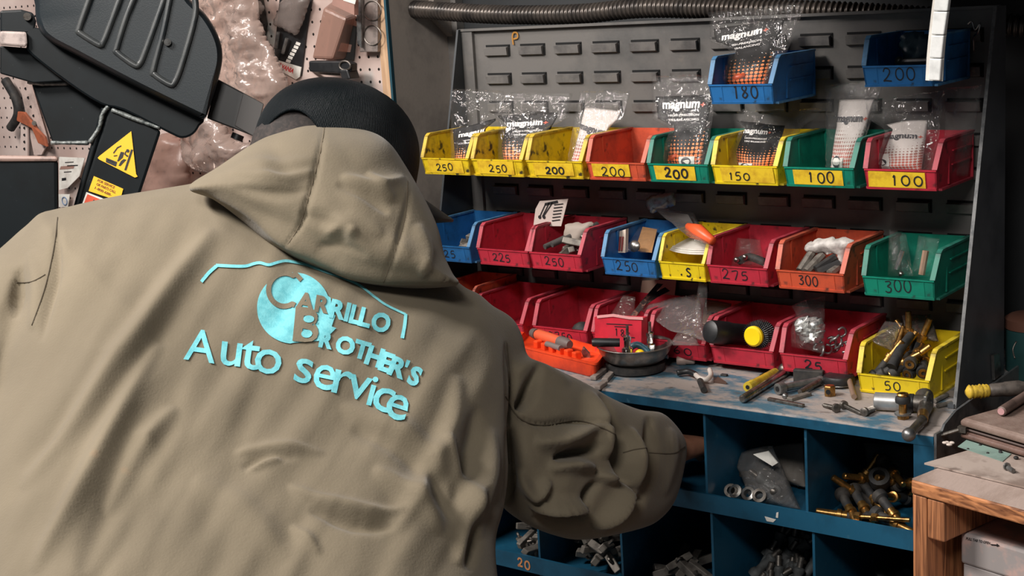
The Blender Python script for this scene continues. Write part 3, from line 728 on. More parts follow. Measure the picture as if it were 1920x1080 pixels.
# --- body: one continuous figure (head, neck, trunk, arms, hand with fingers, legs)
class SDF:
    def __init__(s, lo, hi, h):
        s.lo = np.array(lo); s.h = h; s.n = np.ceil((np.array(hi)-s.lo)/h).astype(int)+1
        s.F = np.full(s.n, .06, np.float32)
    def cap(s, a, b, ra, rb, k=.02):
        a, b = np.array(a), np.array(b); R = max(ra, rb)+.06
        i0 = np.maximum(((np.minimum(a, b)-R-s.lo)/s.h).astype(int), 0); i1 = np.minimum(((np.maximum(a, b)+R-s.lo)/s.h).astype(int)+2, s.n)
        ax = [s.lo[i]+np.arange(i0[i], i1[i])*s.h for i in range(3)]
        X = np.meshgrid(*ax, indexing='ij'); d = b-a; L2 = max(float(d@d), 1e-9)
        t = np.clip(sum((X[i]-a[i])*d[i] for i in range(3))/L2, 0, 1)
        f = np.sqrt(sum((X[i]-a[i]-d[i]*t)**2 for i in range(3)))-(ra+(rb-ra)*t)
        sl = tuple(slice(i0[i], i1[i]) for i in range(3)); G = s.F[sl]
        h = np.clip(.5+.5*(f-G)/k, 0, 1); s.F[sl] = f*(1-h)+G*h-k*h*(1-h)
    def ell(s, c, ax, r, k=.012):
        c = np.array(c); A = np.array([list(x) for x in ax]); R = max(r)+.06
        i0 = np.maximum(((c-R-s.lo)/s.h).astype(int), 0); i1 = np.minimum(((c+R-s.lo)/s.h).astype(int)+2, s.n)
        X = np.stack(np.meshgrid(*[s.lo[i]+np.arange(i0[i], i1[i])*s.h for i in range(3)], indexing='ij'), -1)-c
        u = X @ A.T/np.array(r); q = np.linalg.norm(u, axis=-1); q2 = np.linalg.norm(u/np.array(r), axis=-1)+1e-9
        f = q*(q-1)/q2
        sl = tuple(slice(i0[i], i1[i]) for i in range(3)); G = s.F[sl]
        h = np.clip(.5+.5*(f-G)/k, 0, 1); s.F[sl] = f*(1-h)+G*h-k*h*(1-h)
    def mesh(s, name, m, parent, it=1):
        g = openvdb.FloatGrid(background=.06); g.copyFromArray(np.ascontiguousarray(s.F)); p, q = g.convertToQuads(0.0)
        v = relax(s.lo+p*s.h, q, it); n = vnormals(v, q); c = v.mean(0)
        if np.mean(np.sum(n*(v-c), 1)) < 0: q = q[:, ::-1]
        me = bpy.data.meshes.new(name); o = ORG[parent.name]; me.from_pydata((v-np.array(o)).tolist(), [], q.tolist()); me.materials.append(m)
        for f in me.polygons: f.use_smooth = True
        ob = bpy.data.objects.new(name, me); COL.objects.link(ob); ob.parent = parent; ORG[ob.name] = o; return ob
HC = P(632, 292, 1.70)                                                # head centre at the cap rim
HFc = (RIGHT*.80-UP*.20+FWD*.56).normalized(); HU = (UP-HFc*UP.dot(HFc)).normalized(); HS = HFc.cross(HU).normalized()
M_skin = mat('skin', (150, 104, 82), .55, c2=(134, 90, 70), nscale=30)
M_hair = mat('dark_hair', (26, 20, 18), .8, c2=(52, 42, 38), nscale=160)
B = SDF((-1.75, .35, -.01), (-.70, 1.78, 1.46), .0062)
B.ell(HC-HU*.015, (HFc, HS, HU), (.094, .073, .098)); B.ell(HC-HU*.075+HFc*.018, (HFc, HS, HU), (.070, .056, .060))    # skull, jaw
B.cap(HC-HU*.035+HFc*.088, HC-HU*.062+HFc*.108, .010, .013, .008)                                                   # nose
B.cap(HC-HU*.098+HFc*.070, HC-HU*.100+HFc*.088, .020, .010, .008)                                                   # mouth and chin
for s in (-1, 1): B.ell(HC-HU*.045+HS*(s*.074)-HFc*.006, (HFc, HS, HU), (.017, .009, .030), .006)                     # ears
NK = P(668, 425, 1.66); B.cap(HC-HU*.07-HFc*.02, NK, .054, .060)
CH = P(540, 650, 1.605); PV = P(430, 1240, 1.44); LSH = P(140, 540, 1.60); RSH = P(893, 720, 1.655)
B.cap(NK, CH+FWD*.01, .058, .072); B.cap(CH, (CH+PV)/2, .082, .09, .03); B.cap((CH+PV)/2, PV, .10, .105, .05)
B.cap(CH, LSH, .066, .046, .03); B.cap(CH, RSH, .064, .046, .03)
LEL = P(-60, 840, 1.50); B.cap(LSH, LEL, .042, .040); LWR = LEL+Vector((-.04, .20, -.10)); B.cap(LEL, LWR, .038, .028)
REL = P(1150, 880, 1.765); B.cap(RSH, REL, .044, .040)
RWR = Vector((-.985, 1.578, .828)); B.cap(REL, RWR, .040, .027)
def hand(wr, d, up, side, thumb_side):
    d, up = d.normalized(), (up-d*up.dot(d)).normalized(); sd = d.cross(up)*thumb_side
    for k in (-1, -.33, .33, 1): B.cap(wr, wr+d*.075+sd*k*.026, .017, .0125, .010)
    for i, (k, ln) in enumerate(((1.05, .066), (.36, .076), (-.36, .070), (-1.05, .054))):
        a = wr+d*.078+sd*k*.027; bnd = (d*.82-up*.57); b = a+(d*.95-up*.3).normalized()*ln*.52; c = b+bnd.normalized()*ln*.5
        B.cap(a, b, .0105, .0092, .003); B.cap(b, c, .0092, .0080, .003)
    a = wr+d*.022+sd*.026; b = a+(sd*.75+d*.6-up*.25).normalized()*.040; c = b+(d*.9+sd*.1-up*.5).normalized()*.028
    B.cap(a, b, .0135, .0105, .006); B.cap(b, c, .0105, .0085, .004)
hand(RWR, Vector((-.12, .98, -.12)), ZV, None, -1)
hand(LWR, Vector((-.15, .75, -.6)), ZV, None, 1)
HIPL, HIPR = PV+Vector((-.085, -.07, -.02)), PV+Vector((.085, .07, -.02))
KL, KR = Vector((HIPL.x-.10, HIPL.y+.10, .47)), Vector((HIPR.x-.07, HIPR.y+.12, .47))
AL, AR = Vector((KL.x+.04, KL.y-.10, .09)), Vector((KR.x+.05, KR.y-.09, .09))
fd = Vector((-.55, .83, 0))
for h, kn_, an in ((HIPL, KL, AL), (HIPR, KR, AR)):
    B.cap(PV, h, .10, .088, .05); B.cap(h, kn_, .080, .054); B.cap(kn_, an, .052, .036); B.cap(an, an+fd*.12-ZV*.045, .036, .030)
B.mesh('body', M_skin, man)
TR = SDF((-1.60, .35, .0), (-.60, 1.40, 1.05), .009)
for h, kn_, an in ((HIPL, KL, AL), (HIPR, KR, AR)):
    TR.cap(PV, h, .122, .110, .05); TR.cap(h, kn_, .102, .076); TR.cap(kn_, an+ZV*.03, .075, .066)
TR.mesh('work_trousers', mat('dark_trousers', (44, 48, 58), .85, c2=(34, 36, 44), nscale=30), man, 2)
for an in (AL, AR):
    BT = SDF(an-Vector((.24, .24, .1)), an+Vector((.24, .24, .22)), .006)
    BT.cap(an+ZV*.10, an-ZV*.02, .060, .058); BT.cap(an-ZV*.035, an+fd*.15-ZV*.045, .052, .044, .03)
    BT.F = np.maximum(BT.F, (.002-(BT.lo[2]+np.arange(BT.n[2])*BT.h))[None, None, :].astype(np.float32))
    BT.mesh('boot', mat('brown_boot', (70, 54, 42), .6), man)
# hair under the cap and at the nape
t = MB(); t.ball(HC-HU*.018-HFc*.012, 1.0, (.096, .0745, .092), 28, 16)
q = Matrix((HFc, HS, HU)).transposed()
t.v = [HC-HU*.016-HFc*.010+q @ (v-(HC-HU*.018-HFc*.012)) for v in t.v]
t.build('hair', M_hair, man, smooth='all')
# --- cap: corded dome with an arched strap-back opening and a curved peak
def cord_mat():
    m, n, L, b = _nt('corded_cap'); b.inputs['Base Color'].default_value = srgb((10, 18, 22)); b.inputs['Roughness'].default_value = .55; b.inputs['Specular IOR Level'].default_value = .12
    uv = n.new('ShaderNodeUVMap'); wv = n.new('ShaderNodeTexWave'); wv.bands_direction = 'X'; wv.inputs['Scale'].default_value = 17; wv.inputs['Distortion'].default_value = 2.2; wv.inputs['Detail'].default_value = 2
    wv.inputs['Detail Scale'].default_value = .6
    L.new(uv.outputs[0], wv.inputs['Vector'])
    bp = n.new('ShaderNodeBump'); bp.inputs['Strength'].default_value = .7; bp.inputs['Distance'].default_value = .0022; L.new(wv.outputs['Fac'], bp.inputs['Height']); L.new(bp.outputs[0], b.inputs['Normal'])
    return m
M_cap = cord_mat()
cap = MB(); nu, nv = 72, 22
for j in range(nv+1):
    for i in range(nu+1):
        a = 2*math.pi*i/nu; da = abs((a-math.pi+math.pi) % (2*math.pi)-math.pi)
        back = abs(a-math.pi+0.55)                                        # opening slightly to the near side of the nape
        rim = -.030+.058*max(0, math.cos(min(back/.62, 1)*math.pi/2))**.8
        zt = .087; v = j/nv; z = rim+(zt-rim)*v
        w = max(0, z)/zt; rr = max(0.0, 1-min(w, 1)**2.3)**(1/2.1)
        x = .0985*rr*math.cos(a); y = .081*rr*math.sin(a)
        cap.v.append(HC+HFc*x+HS*y+HU*(z*1.0)); cap.uv[len(cap.v)-1] = (i/nu*6, v)
for j in range(nv):
    for i in range(nu): cap.f.append([j*(nu+1)+i, j*(nu+1)+i+1, (j+1)*(nu+1)+i+1, (j+1)*(nu+1)+i]); cap.mi.append(0)
cp = cap.build('cap', M_cap, man, smooth='all')
sm = cp.modifiers.new('cloth', 'SOLIDIFY'); sm.thickness = .003; sm.offset = 1
t = MB(); na, nr = 20, 8; top = []; 
for k in (0, 1):
    for j in range(nr+1):
        for i in range(na+1):
            a = -1.05+2.1*i/na; r = j/nr
            x = .097*math.cos(a)+r*.066*math.cos(a*.55); y = .080*math.sin(a)*(1+r*.06)
            z = -.022-.018*r-.020*(y/.08)**2*(r*.6+.2)
            t.v.append(HC+HFc*x+HS*y+HU*(z-.003*k))
N = (nr+1)*(na+1)
for j in range(nr):
    for i in range(na):
        a = j*(na+1)+i; f = [a, a+1, a+na+2, a+na+1]; t.f.append(f); t.mi.append(0); t.f.append([x+N for x in f][::-1]); t.mi.append(0)
ed = [j*(na+1) for j in range(nr+1)]+[nr*(na+1)+i for i in range(1, na+1)]+[j*(na+1)+na for j in range(nr-1, -1, -1)]
for a, b in zip(ed[:-1], ed[1:]): t.f.append([a, b, b+N, a+N]); t.mi.append(0)
t.build('peak', mat('peak_black', (22, 23, 25), .6), cp, smooth=True)
seam_pts = [HC-HFc*.1]

# ------------------------------------------------------------------ pegboard wall on the left
YPB = 2.20
def peg_mat():
    m, n, L, b = _nt('perforated_board')
    tc = n.new('ShaderNodeTexCoord'); no = n.new('ShaderNodeTexNoise'); no.inputs['Scale'].default_value = 6; no.inputs['Detail'].default_value = 7
    L.new(tc.outputs['Object'], no.inputs['Vector'])
    cr = n.new('ShaderNodeValToRGB'); cr.color_ramp.elements[0].position = .38; cr.color_ramp.elements[1].position = .68
    cr.color_ramp.elements[0].color = srgb((172, 150, 142)); cr.color_ramp.elements[1].color = srgb((210, 192, 184))
    L.new(no.outputs['Fac'], cr.inputs[0])
    n2 = n.new('ShaderNodeTexNoise'); n2.inputs['Scale'].default_value = 9; n2.inputs['Detail'].default_value = 5; L.new(tc.outputs['Object'], n2.inputs['Vector'])
    mr2 = n.new('ShaderNodeMapRange'); mr2.inputs[1].default_value = .58; mr2.inputs[2].default_value = .7; mr2.inputs[4].default_value = .7; L.new(n2.outputs['Fac'], mr2.inputs[0])
    mx2 = n.new('ShaderNodeMix'); mx2.data_type = 'RGBA'; mx2.inputs[7].default_value = srgb((150, 168, 168)); L.new(cr.outputs[0], mx2.inputs[6]); L.new(mr2.outputs[0], mx2.inputs[0])
    sp = n.new('ShaderNodeSeparateXYZ'); L.new(tc.outputs['Object'], sp.inputs[0])
    sq = []
    for ax in ('X', 'Z'):
        d = n.new('ShaderNodeMath'); d.operation = 'DIVIDE'; d.inputs[1].default_value = .0254; L.new(sp.outputs[ax], d.inputs[0])
        f = n.new('ShaderNodeMath'); f.operation = 'FLOORED_MODULO'; f.inputs[1].default_value = 1.0; L.new(d.outputs[0], f.inputs[0])
        s_ = n.new('ShaderNodeMath'); s_.operation = 'SUBTRACT'; s_.inputs[1].default_value = .5; L.new(f.outputs[0], s_.inputs[0])
        q = n.new('ShaderNodeMath'); q.operation = 'MULTIPLY'; L.new(s_.outputs[0], q.inputs[0]); L.new(s_.outputs[0], q.inputs[1]); sq.append(q)
    a = n.new('ShaderNodeMath'); a.operation = 'ADD'; L.new(sq[0].outputs[0], a.inputs[0]); L.new(sq[1].outputs[0], a.inputs[1])
    lt = n.new('ShaderNodeMath'); lt.operation = 'LESS_THAN'; lt.inputs[1].default_value = .014; L.new(a.outputs[0], lt.inputs[0])
    mx = n.new('ShaderNodeMix'); mx.data_type = 'RGBA'; mx.inputs[7].default_value = srgb((26, 23, 22)); L.new(mx2.outputs[2], mx.inputs[6]); L.new(lt.outputs[0], mx.inputs[0])
    L.new(mx.outputs[2], b.inputs['Base Color']); b.inputs['Roughness'].default_value = .45
    return m
px0, px1 = -4.0, PY(713, 100, 2.19).x; px2 = PY(735, 100, 2.19).x
pb = MB().span((px0, YPB, .55), (px1, YPB+.006, 2.3)).build('perforated_board', peg_mat(), origin=(-2.0307, YPB, 1.3216))
tag(pb, 'dusty white perforated board hung with packets behind the person', 'pegboard')
t = MB().span((px1+.001, YPB-.012, .2), (px2, YPB+.02, 2.3)).build('wood_batten', wood_mat('pine_batten', (205, 172, 138), (170, 134, 104), (40, 40, 4)), origin=(px1, YPB, .2))
tag(t, 'pale wooden batten along the right edge of the perforated board', 'batten')
# --- helper frames for things that hang roughly square to the wall or face the viewer
def wallp(x, y, off=0.0): return PY(x, y, YPB-off)
def crumple(mb, outline, Y, thick, seed, amp=.012, res=9.0, freq=14.0, front=True):
    """a soft crumpled bag hanging at plane Y: outline in picture px, bulging thick metres, folds amp"""
    xs = [p[0] for p in outline]; ys = [p[1] for p in outline]
    gx = np.arange(min(xs)-res, max(xs)+2*res, res, dtype=np.float32); gy = np.arange(min(ys)-res, max(ys)+2*res, res, dtype=np.float32)
    GX, GY = np.meshgrid(gx, gy, indexing='ij'); OL = crom(outline, 4); sd = poly_sd(GX, GY, OL); ok = sd > -res*.55
    OA = np.array(OL)
    R = 0.35*min(max(xs)-min(xs), max(ys)-min(ys)); idx = {}; V = []
    for side in (0, 1):
        for i in range(len(gx)):
            for j in range(len(gy)):
                if not ok[i, j]: continue
                s = max(0.0, min(1.0, float(sd[i, j])/R)); h = thick*.5*math.sqrt(1-(1-s)**2)
                fx, fy = float(gx[i]), float(gy[j])
                if sd[i, j] < res*.45:                                   # pull the rim onto the outline
                    OB = np.roll(OA, -1, 0); e_ = OB-OA; tt = np.clip(((fx-OA[:, 0])*e_[:, 0]+(fy-OA[:, 1])*e_[:, 1])/((e_**2).sum(1)+1e-9), 0, 1)
                    qq = OA+e_*tt[:, None]; m_ = int(np.argmin((qq[:, 0]-fx)**2+(qq[:, 1]-fy)**2)); fx, fy = float(qq[m_, 0]), float(qq[m_, 1])
                p = PY(fx, fy, Y); q = p*freq
                w = noise.noise(Vector((q.x+seed, q.y, q.z)))*amp+abs(noise.noise(Vector((q.x*2.3, q.z*2.3, seed))))*amp*.8
                w += abs(noise.noise(Vector((q.x*4.1, q.z*3.2, seed+3))))*amp*.55
                w *= min(1, s*2.5)
                e = noise.noise(Vector((q.x*3, q.z*3, seed+9)))*.004
                idx[(side, i, j)] = len(V); V.append(p+Vector((e, -(h+w) if side == 0 else (h*.4+w*.2), e)))
    F = []
    for side in (0, 1):
        for i in range(len(gx)-1):
            for j in range(len(gy)-1):
                c = [(side, i, j), (side, i+1, j), (side, i+1, j+1), (side, i, j+1)]
                if all(k in idx for k in c):
                    f = [idx[k] for k in c]; F.append(f if side else f[::-1])
    # close the rim between front and back
    cnt = {}
    for f in F:
        for a, b in zip(f, f[1:]+f[:1]): cnt[(min(a, b), max(a, b))] = cnt.get((min(a, b), max(a, b)), 0)+1
    n0 = len(V)//2
    for (a, b), c in cnt.items():
        if c == 1 and a < n0 and b < n0: F.append([a, b, b+n0, a+n0])
    mb.add(V, F)
def hang(name, label, cat, p, group=None): return thing(name, label, cat, p, group)
b1 = [(372,-40),(470,-40),(486,30),(505,80),(528,125),(541,160),(532,188),(505,210),(480,235),(440,225),(402,180),(408,120),(398,60),(370,12)]
t = MB(); crumple(t, b1, YPB-.075, .07, 3.1, .026, 5, 20); o = t.build('plastic_bag', M_film_pink, smooth='all', origin=PY(430, -40, YPB-.03))
tag(o, 'big crumpled dusty plastic bag hanging left of the headlamp packet', 'plastic bag')
b2 = [(350,190),(395,196),(440,262),(478,268),(462,300),(440,320),(400,322),(372,322),(350,300),(342,262)]
t = MB(); crumple(t, b2, YPB-.05, .06, 8.4, .024, 5, 22); o = t.build('plastic_bag', M_film_pink, smooth='all', origin=PY(400, 190, YPB-.03))
tag(o, 'lower crumpled plastic bag right behind the hood and under the black lamp bar', 'plastic bag')
b3 = [(292,258),(330,250),(352,290),(350,350),(300,380),(268,360),(278,300)]
t = MB(); crumple(t, b3, YPB-.05, .05, 12.2, .014, 7, 20); o = t.build('plastic_bag', plastic_film('brownish_film', (225, 205, 196), (170, 140, 128), haze=.5, bscale=26), smooth='all', origin=PY(300, 258, YPB-.03))
tag(o, 'small clear plastic bag hanging just right of the warning triangle column', 'plastic bag')
t = MB(); crumple(t, [(322,262),(345,262),(345,300),(330,305),(318,285)], YPB-.02, .02, 2.2, .004, 5); o = t.build('packet', mat('pink_packet', (190, 96, 110), .5), smooth='all', origin=PY(330, 262, YPB-.01))
tag(o, 'small pink packet half hidden among the plastic bags', 'packet')
# --- headlamp blister card with its white foot
def slab(mb, pts, Y, th):
    q = [PY(x, y, Y) for x, y in pts]; mb.prism(q, (0, -th, 0))
c = hang('blister_pack', 'black blister card with white foot and red lettering on the board', 'blister pack', PY(560, 0, YPB-.005))
t = MB(); slab(t, [(588,-12),(576,60),(566,142),(512,118),(520,60),(527,-12)], YPB-.002, .003); t.build('card', M_black, c)
t = MB(); slab(t, [(516,108),(522,113),(566,126),(563,144),(556,149),(512,124),(508,118)], YPB-.005, .002); foot = t.build('white_foot', M_white, c)
def flat_text(name, s, a, b, hh, Y, m, parent, bold=.02, th=.0006, px=None):
    """printed line from picture point a to b on plane Y (world), letters hh px tall"""
    vs, fs = text2d(s, 1.0, bold); xs = [v[0] for v in vs]; ys = [v[1] for v in vs]
    ux = (b[0]-a[0])/max(max(xs)-min(xs), 1e-6); uy = (b[1]-a[1])/max(max(xs)-min(xs), 1e-6); L = math.hypot(b[0]-a[0], b[1]-a[1]); nx, ny = -(b[1]-a[1])/L, (b[0]-a[0])/L
    k = hh/max(max(ys)-min(ys), 1e-6); x0 = min(xs); y0 = min(ys)
    mb = MB(); f = px or (lambda x, y: PY(x, y, Y))
    mb.add([f(a[0]+(x-x0)*ux-(y-y0)*k*nx, a[1]+(x-x0)*uy-(y-y0)*k*ny) for x, y in vs], fs)
    return mb.build(name, m, parent)
flat_text('lettering', 'SYLVANIA', (515, 123), (549, 138), 9, YPB-.0076, mat('red_print', (205, 50, 50), .6), foot, .03)
t = MB(); crumple(t, [(530,0),(578,-5),(572,30),(563,52),(555,66),(535,55),(514,48),(524,20)], YPB-.02, .03, 5.5, .006, 5, 30); t.build('clear_blister', plastic_film('blister', (225, 220, 218), (150, 138, 132), haze=.35, bscale=30), c, smooth='all')
t = MB()
for q in ((522,60,518,90), (538,72,530,100)): t.tube([PY(q[0], q[1], YPB-.016), PY(q[2], q[3], YPB-.016)], .004, 8)
slab(t, [(510,88),(528,94),(524,108),(508,104)], YPB-.004, .02); t.build('lamp_sockets', M_galv, c, smooth=True)
t = MB()
for k in range(7):
    x, y = 556-k*3.6, 78+k*6.5
    slab(t, [(x,y),(x+8,y+3),(x+6,y+8),(x-2,y+5)], YPB-.005, .0006)
t.build('printed_marks', M_white, c)
c = hang('blister_pack', 'dark clip strip packet left of the card with red lettering', 'blister pack', PY(480, 0, YPB-.005))
t = MB(); slab(t, [(444,-20),(490,-20),(498,24),(502,44),(496,84),(480,62),(462,30)], YPB-.003, .02); t.build('card', mat('dark_card', (60, 58, 56), .6, c2=(40, 40, 40), nscale=30), c)
t = MB(); crumple(t, [(462,-10),(494,10),(490,26),(474,30),(460,12)], YPB-.03, .03, 1.7, .006, 5, 30); t.build('clear_blister', plastic_film('blister2', (230, 226, 222), (190, 184, 180), haze=.4), c, smooth='all')
t = MB()
for k in range(9): slab(t, [(478+k*2.2,20+k*3.2),(482+k*2.2,22+k*3.2),(479+k*2.2,28+k*3.2),(475+k*2.2,26+k*3.2)], YPB-.0232, .002)
t.build('teeth', M_black, c)
# --- bulb box packet
c = hang('clear_package', 'brownish clear plastic clamshell hanging above the hat, left of knockout plate', 'package', PY(630, 10, YPB-.01))
A = [PY(x, y, YPB-.062) for x, y in ((606,14),(650,34),(624,112),(584,110))]; Bk = [PY(x, y, YPB-.004) for x, y in ((626,-2),(668,28),(650,110),(606,112))]
t = MB(); t.add(A+Bk, [(0,1,2,3),(7,6,5,4),(0,4,5,1),(1,5,6,2),(2,6,7,3),(3,7,4,0)])
t.build('clamshell', plastic_film('clamshell_film', (215, 190, 180), (170, 136, 122), haze=.55, rough=.2, bscale=24), c, bevel=.006)
t = MB(); slab(t, [(650,44),(670,50),(664,112),(628,112)], YPB-.003, .004); ins = t.build('insert_card', mat('teal_card', (58, 66, 68), .6), c)
t = MB(); slab(t, [(640,80),(660,84),(657,98),(634,96)], YPB-.0075, .0008); t.build('label', mat('dusty_label', (176, 150, 140), .7), ins)
c = hang('clear_package', 'flat clear package tucked behind the knockout plate at top', 'package', PY(650, -10, YPB-.01))
t = MB(); slab(t, [(634,-14),(672,-14),(672,28),(630,8)], YPB-.068, .012); t.build('clamshell', plastic_film('clamshell_film2', (220, 190, 182), (186, 150, 138), haze=.6), c)
t = MB(); slab(t, [(646,-6),(668,0),(666,8),(644,1)], YPB-.081, .001); t.build('label', M_white, c)
# --- galvanised knockout plate
c = hang('knockout_plate', 'galvanised box plate with round knockouts beside the pale batten', 'metal plate', PY(694, 0, YPB-.01))
t = MB(); slab(t, [(679,-30),(714,-30),(714,97),(680,97)], YPB-.012, .010); pl = t.build('plate', mat('dull_zinc', (150, 138, 132), .5, .35, c2=(112, 104, 100), nscale=50), c, bevel=.002)
for y in (20, 66):
    ctr = PY(699, y, YPB-.0225); t = MB()
    ring = [ctr+Vector((.0235*math.cos(a*.2618), -.001, .0195*math.sin(a*.2618))) for a in range(25)]
    t.tube(ring, .0012, 6); t.build('knockout_ring', M_dsteel, c, smooth=True)
t = MB(); slab(t, [(670,-30),(678,-30),(680,90),(672,80)], YPB-.03, .004); t.build('side_flange', M_galv, c)
# --- black plastic buckle / latch above the hat
c = hang('plastic_bracket', 'black plastic bracket with an oval slot just above the cap', 'bracket', PY(630, 120, YPB-.01))
t = MB(); slab(t, [(591,113),(660,113),(671,118),(671,132),(662,137),(592,133)], YPB-.05, .02); t.build('body', M_black, c, bevel=.003)
t = MB(); slab(t, [(655,128),(670,128),(676,146),(660,150)], YPB-.045, .03); t.build('hinge', M_black, c, bevel=.003)
t = MB(); ctr = PY(647, 123, YPB-.0715); t.tube([ctr+Vector((.015*math.cos(a*.2618), 0, .009*math.sin(a*.2618))) for a in range(25)], .0022, 8); t.build('slot_rim', M_dsteel, c, smooth=True)
t = MB(); t.tube(smooth_path([PY(582, 128, YPB-.006), PY(592, 134, YPB-.03), PY(610, 137, YPB-.045), PY(640, 139, YPB-.045)]), .004, 8); t.build('hook', M_dsteel, c, smooth=True)
# --- far left: perforated strips, orange lever, shelf tags
c = hang('perforated_strip', 'grey perforated steel strip leaning behind the black gusset', 'metal strip', PY(60, 180, YPB-.01))
t = MB(); slab(t, [(38,150),(58,152),(92,268),(80,290),(66,290)], YPB-.012, .004); t.build('strip', mat('pale_strip', (196, 176, 168), .5, c2=(150, 132, 126), nscale=20), c)
t = MB()
for k in range(7): t.cyl(PY(48+k*5, 166+k*17, YPB-.0165), PY(48+k*5, 166+k*17, YPB-.0175), .0035, 10)
t.build('holes', M_slot_shade, c)
c = hang('perforated_strip', 'shorter pale perforated strip under the orange lever', 'metal strip', PY(45, 220, YPB-.02))
t = MB(); slab(t, [(42,226),(54,226),(54,292),(40,292)], YPB-.022, .004); t.build('strip', mat('pale_strip2', (205, 186, 178), .5), c)
t = MB()
for k in range(4): t.cyl(PY(46, 240+k*13, YPB-.0265), PY(46, 240+k*13, YPB-.0275), .0035, 10)
t.build('holes', M_slot_shade, c)
c = hang('lever', 'orange brown bent lever hanging at the far left of the board', 'lever', PY(60, 210, YPB-.03))
t = MB(); slab(t, [(36,208),(50,210),(72,240),(88,256),(92,275),(76,268),(64,240),(36,226)], YPB-.03, .008); t.build('lever_arm', mat('orange_lever', (168, 92, 62), .5, c2=(120, 70, 52), nscale=30), c, bevel=.002)
t = MB(); t.cyl(PY(64, 231, YPB-.0385), PY(64, 231, YPB-.041), .006); t.build('pivot', M_dsteel, c, smooth=True)
c = hang('hose_loop', 'dark hose looped at the far left edge of the board', 'hose', PY(28, 180, YPB-.03))
t = MB(); t.tube(smooth_path([PY(10, 150, YPB-.03), PY(30, 185, YPB-.03), PY(34, 215, YPB-.03), PY(20, 240, YPB-.03)]), .012, 10); t.build('hose', M_rubber, c, smooth=True)
c = hang('tag_sheet', 'white printed tag sheet behind the black column', 'sheet', PY(130, 300, YPB-.02))
t = MB(); slab(t, [(112,294),(160,296),(150,330),(128,352),(112,356)], YPB-.02, .002); sh = t.build('sheet', M_white, c)
t = MB()
for a, b, w in (((122,304),(138,303),1.5), ((126,310),(146,309),2), ((120,322),(134,321),1.5), ((116,334),(124,333),5)):
    slab(t, [a, b, (b[0], b[1]+w), (a[0], a[1]+w)], YPB-.0222, .0004)
t.build('print', M_inkp, sh)
t = MB(); slab(t, [(114,312),(140,310),(138,316),(112,318)], YPB-.0222, .0004); t.build('brown_band', mat('brown_band', (150, 116, 104), .7), sh)
c = hang('tag_sheet', 'small white tag with a blue oval beside the black box', 'sheet', PY(122, 370, YPB-.02))
t = MB(); slab(t, [(110,364),(132,364),(128,388),(110,388)], YPB-.014, .002); sh = t.build('sheet', M_white, c)
ctr = PY(121, 377, YPB-.0172); t = MB(); t.tube([ctr+Vector((.010*math.cos(a*.3142), 0, .010*math.sin(a*.3142))) for a in range(21)], .0014, 6); t.build('oval', mat('blue_print', (110, 130, 160), .6), sh)

# ------------------------------------------------------------------ tyre machine at the left: tilted tower, ribbed cover, sticker column
M_mach = mat('machine_black', (14, 20, 23), .4, c2=(10, 14, 16), nscale=14, spec=.2, c3=(70, 74, 74), n3=180, lo3=.72, hi3=.78)
M_cover = mat('cover_black', (26, 33, 37), .42, c2=(25, 31, 35), nscale=16, spec=.3, bump=.08, bscale=500)
M_rib = mat('rib_highlight_grey', (62, 64, 64), .3, c2=(40, 45, 48), nscale=20)  # paler than the cover so the colour carries the ribs' highlights
M_weld = mat('weld_bead', (120, 124, 122), .5, .4, c2=(60, 66, 66), nscale=200, bump=.6)
DT = 2.10
def T(x, y, d=0.0): return P(x, y, DT+d)
TS = DT/FPX
TM = thing('tyre_machine', 'black tyre changing machine with ribbed cover and warning stickers at left', 'tyre changer', (T(150, 420).x, T(150, 420).y, 0))
def plate(name, pts, d0, d1, m, bevel=.004, parent=None, smooth=False):
    t = MB(); t.add([T(x, y, d0) for x, y in pts]+[T(x, y, d1) for x, y in pts], [list(range(len(pts))), list(range(len(pts), 2*len(pts)))[::-1]]+[(i, (i+1) % len(pts), (i+1) % len(pts)+len(pts), i+len(pts)) for i in range(len(pts))])
    return t.build(name, m, parent or TM, bevel=bevel, smooth=smooth)
CV = crom([(72,-80),(66,10),(72,52),(92,76),(140,102),(250,160),(368,218),(384,222),(392,205),(412,140),(417,100),(408,64),(385,26),(350,-10),(320,-80)], 5)
def inset(poly, k):
    c = np.mean(np.array(poly), 0); out = []; n = len(poly)
    for i in range(n):
        a = np.array(poly[i-1]); b = np.array(poly[(i+1) % n]); e = b-a; nn = np.array([e[1], -e[0]])/(np.linalg.norm(e)+1e-9); p = np.array(poly[i])
        if (c-p)@nn < 0: nn = -nn
        out.append(tuple(p+nn*k))
    return out
t = MB(); rings = [(CV, .13), (CV, .02), (inset(CV, 2), .010), (inset(CV, 5), .004), (inset(CV, 10), 0.0)]
for r, d in rings: t.v += [T(x, y, d-.10) for x, y in r]
n = len(CV)
for k in range(len(rings)-1):
    for i in range(n): t.f.append([k*n+i, k*n+(i+1) % n, (k+1)*n+(i+1) % n, (k+1)*n+i]); t.mi.append(0)
t.f.append(list(range(4*n, 5*n))); t.mi.append(0); t.f.append(list(range(n))[::-1]); t.mi.append(0)
cover = t.build('cover', M_cover, TM, smooth=True)
for pl in ([(182,-40),(160,20),(148,56),(150,62),(186,84),(193,80),(204,54),(226,-6),(240,-40)], [(268,-40),(240,24),(219,90),(220,99),(252,122),(262,120),(272,98),(300,20),(320,-40)], [(322,-20),(306,60),(288,130),(290,140),(318,158),(328,154),(342,118),(366,30),(364,-10)]):
    t = MB(); pts = [T(p.x, p.y, -.1005) for p in smooth_path([(x, y, 0) for x, y in pl], 4)]; t.tube(pts, .0046, 10); t.build('pressed_rib', M_rib, TM, smooth='all')
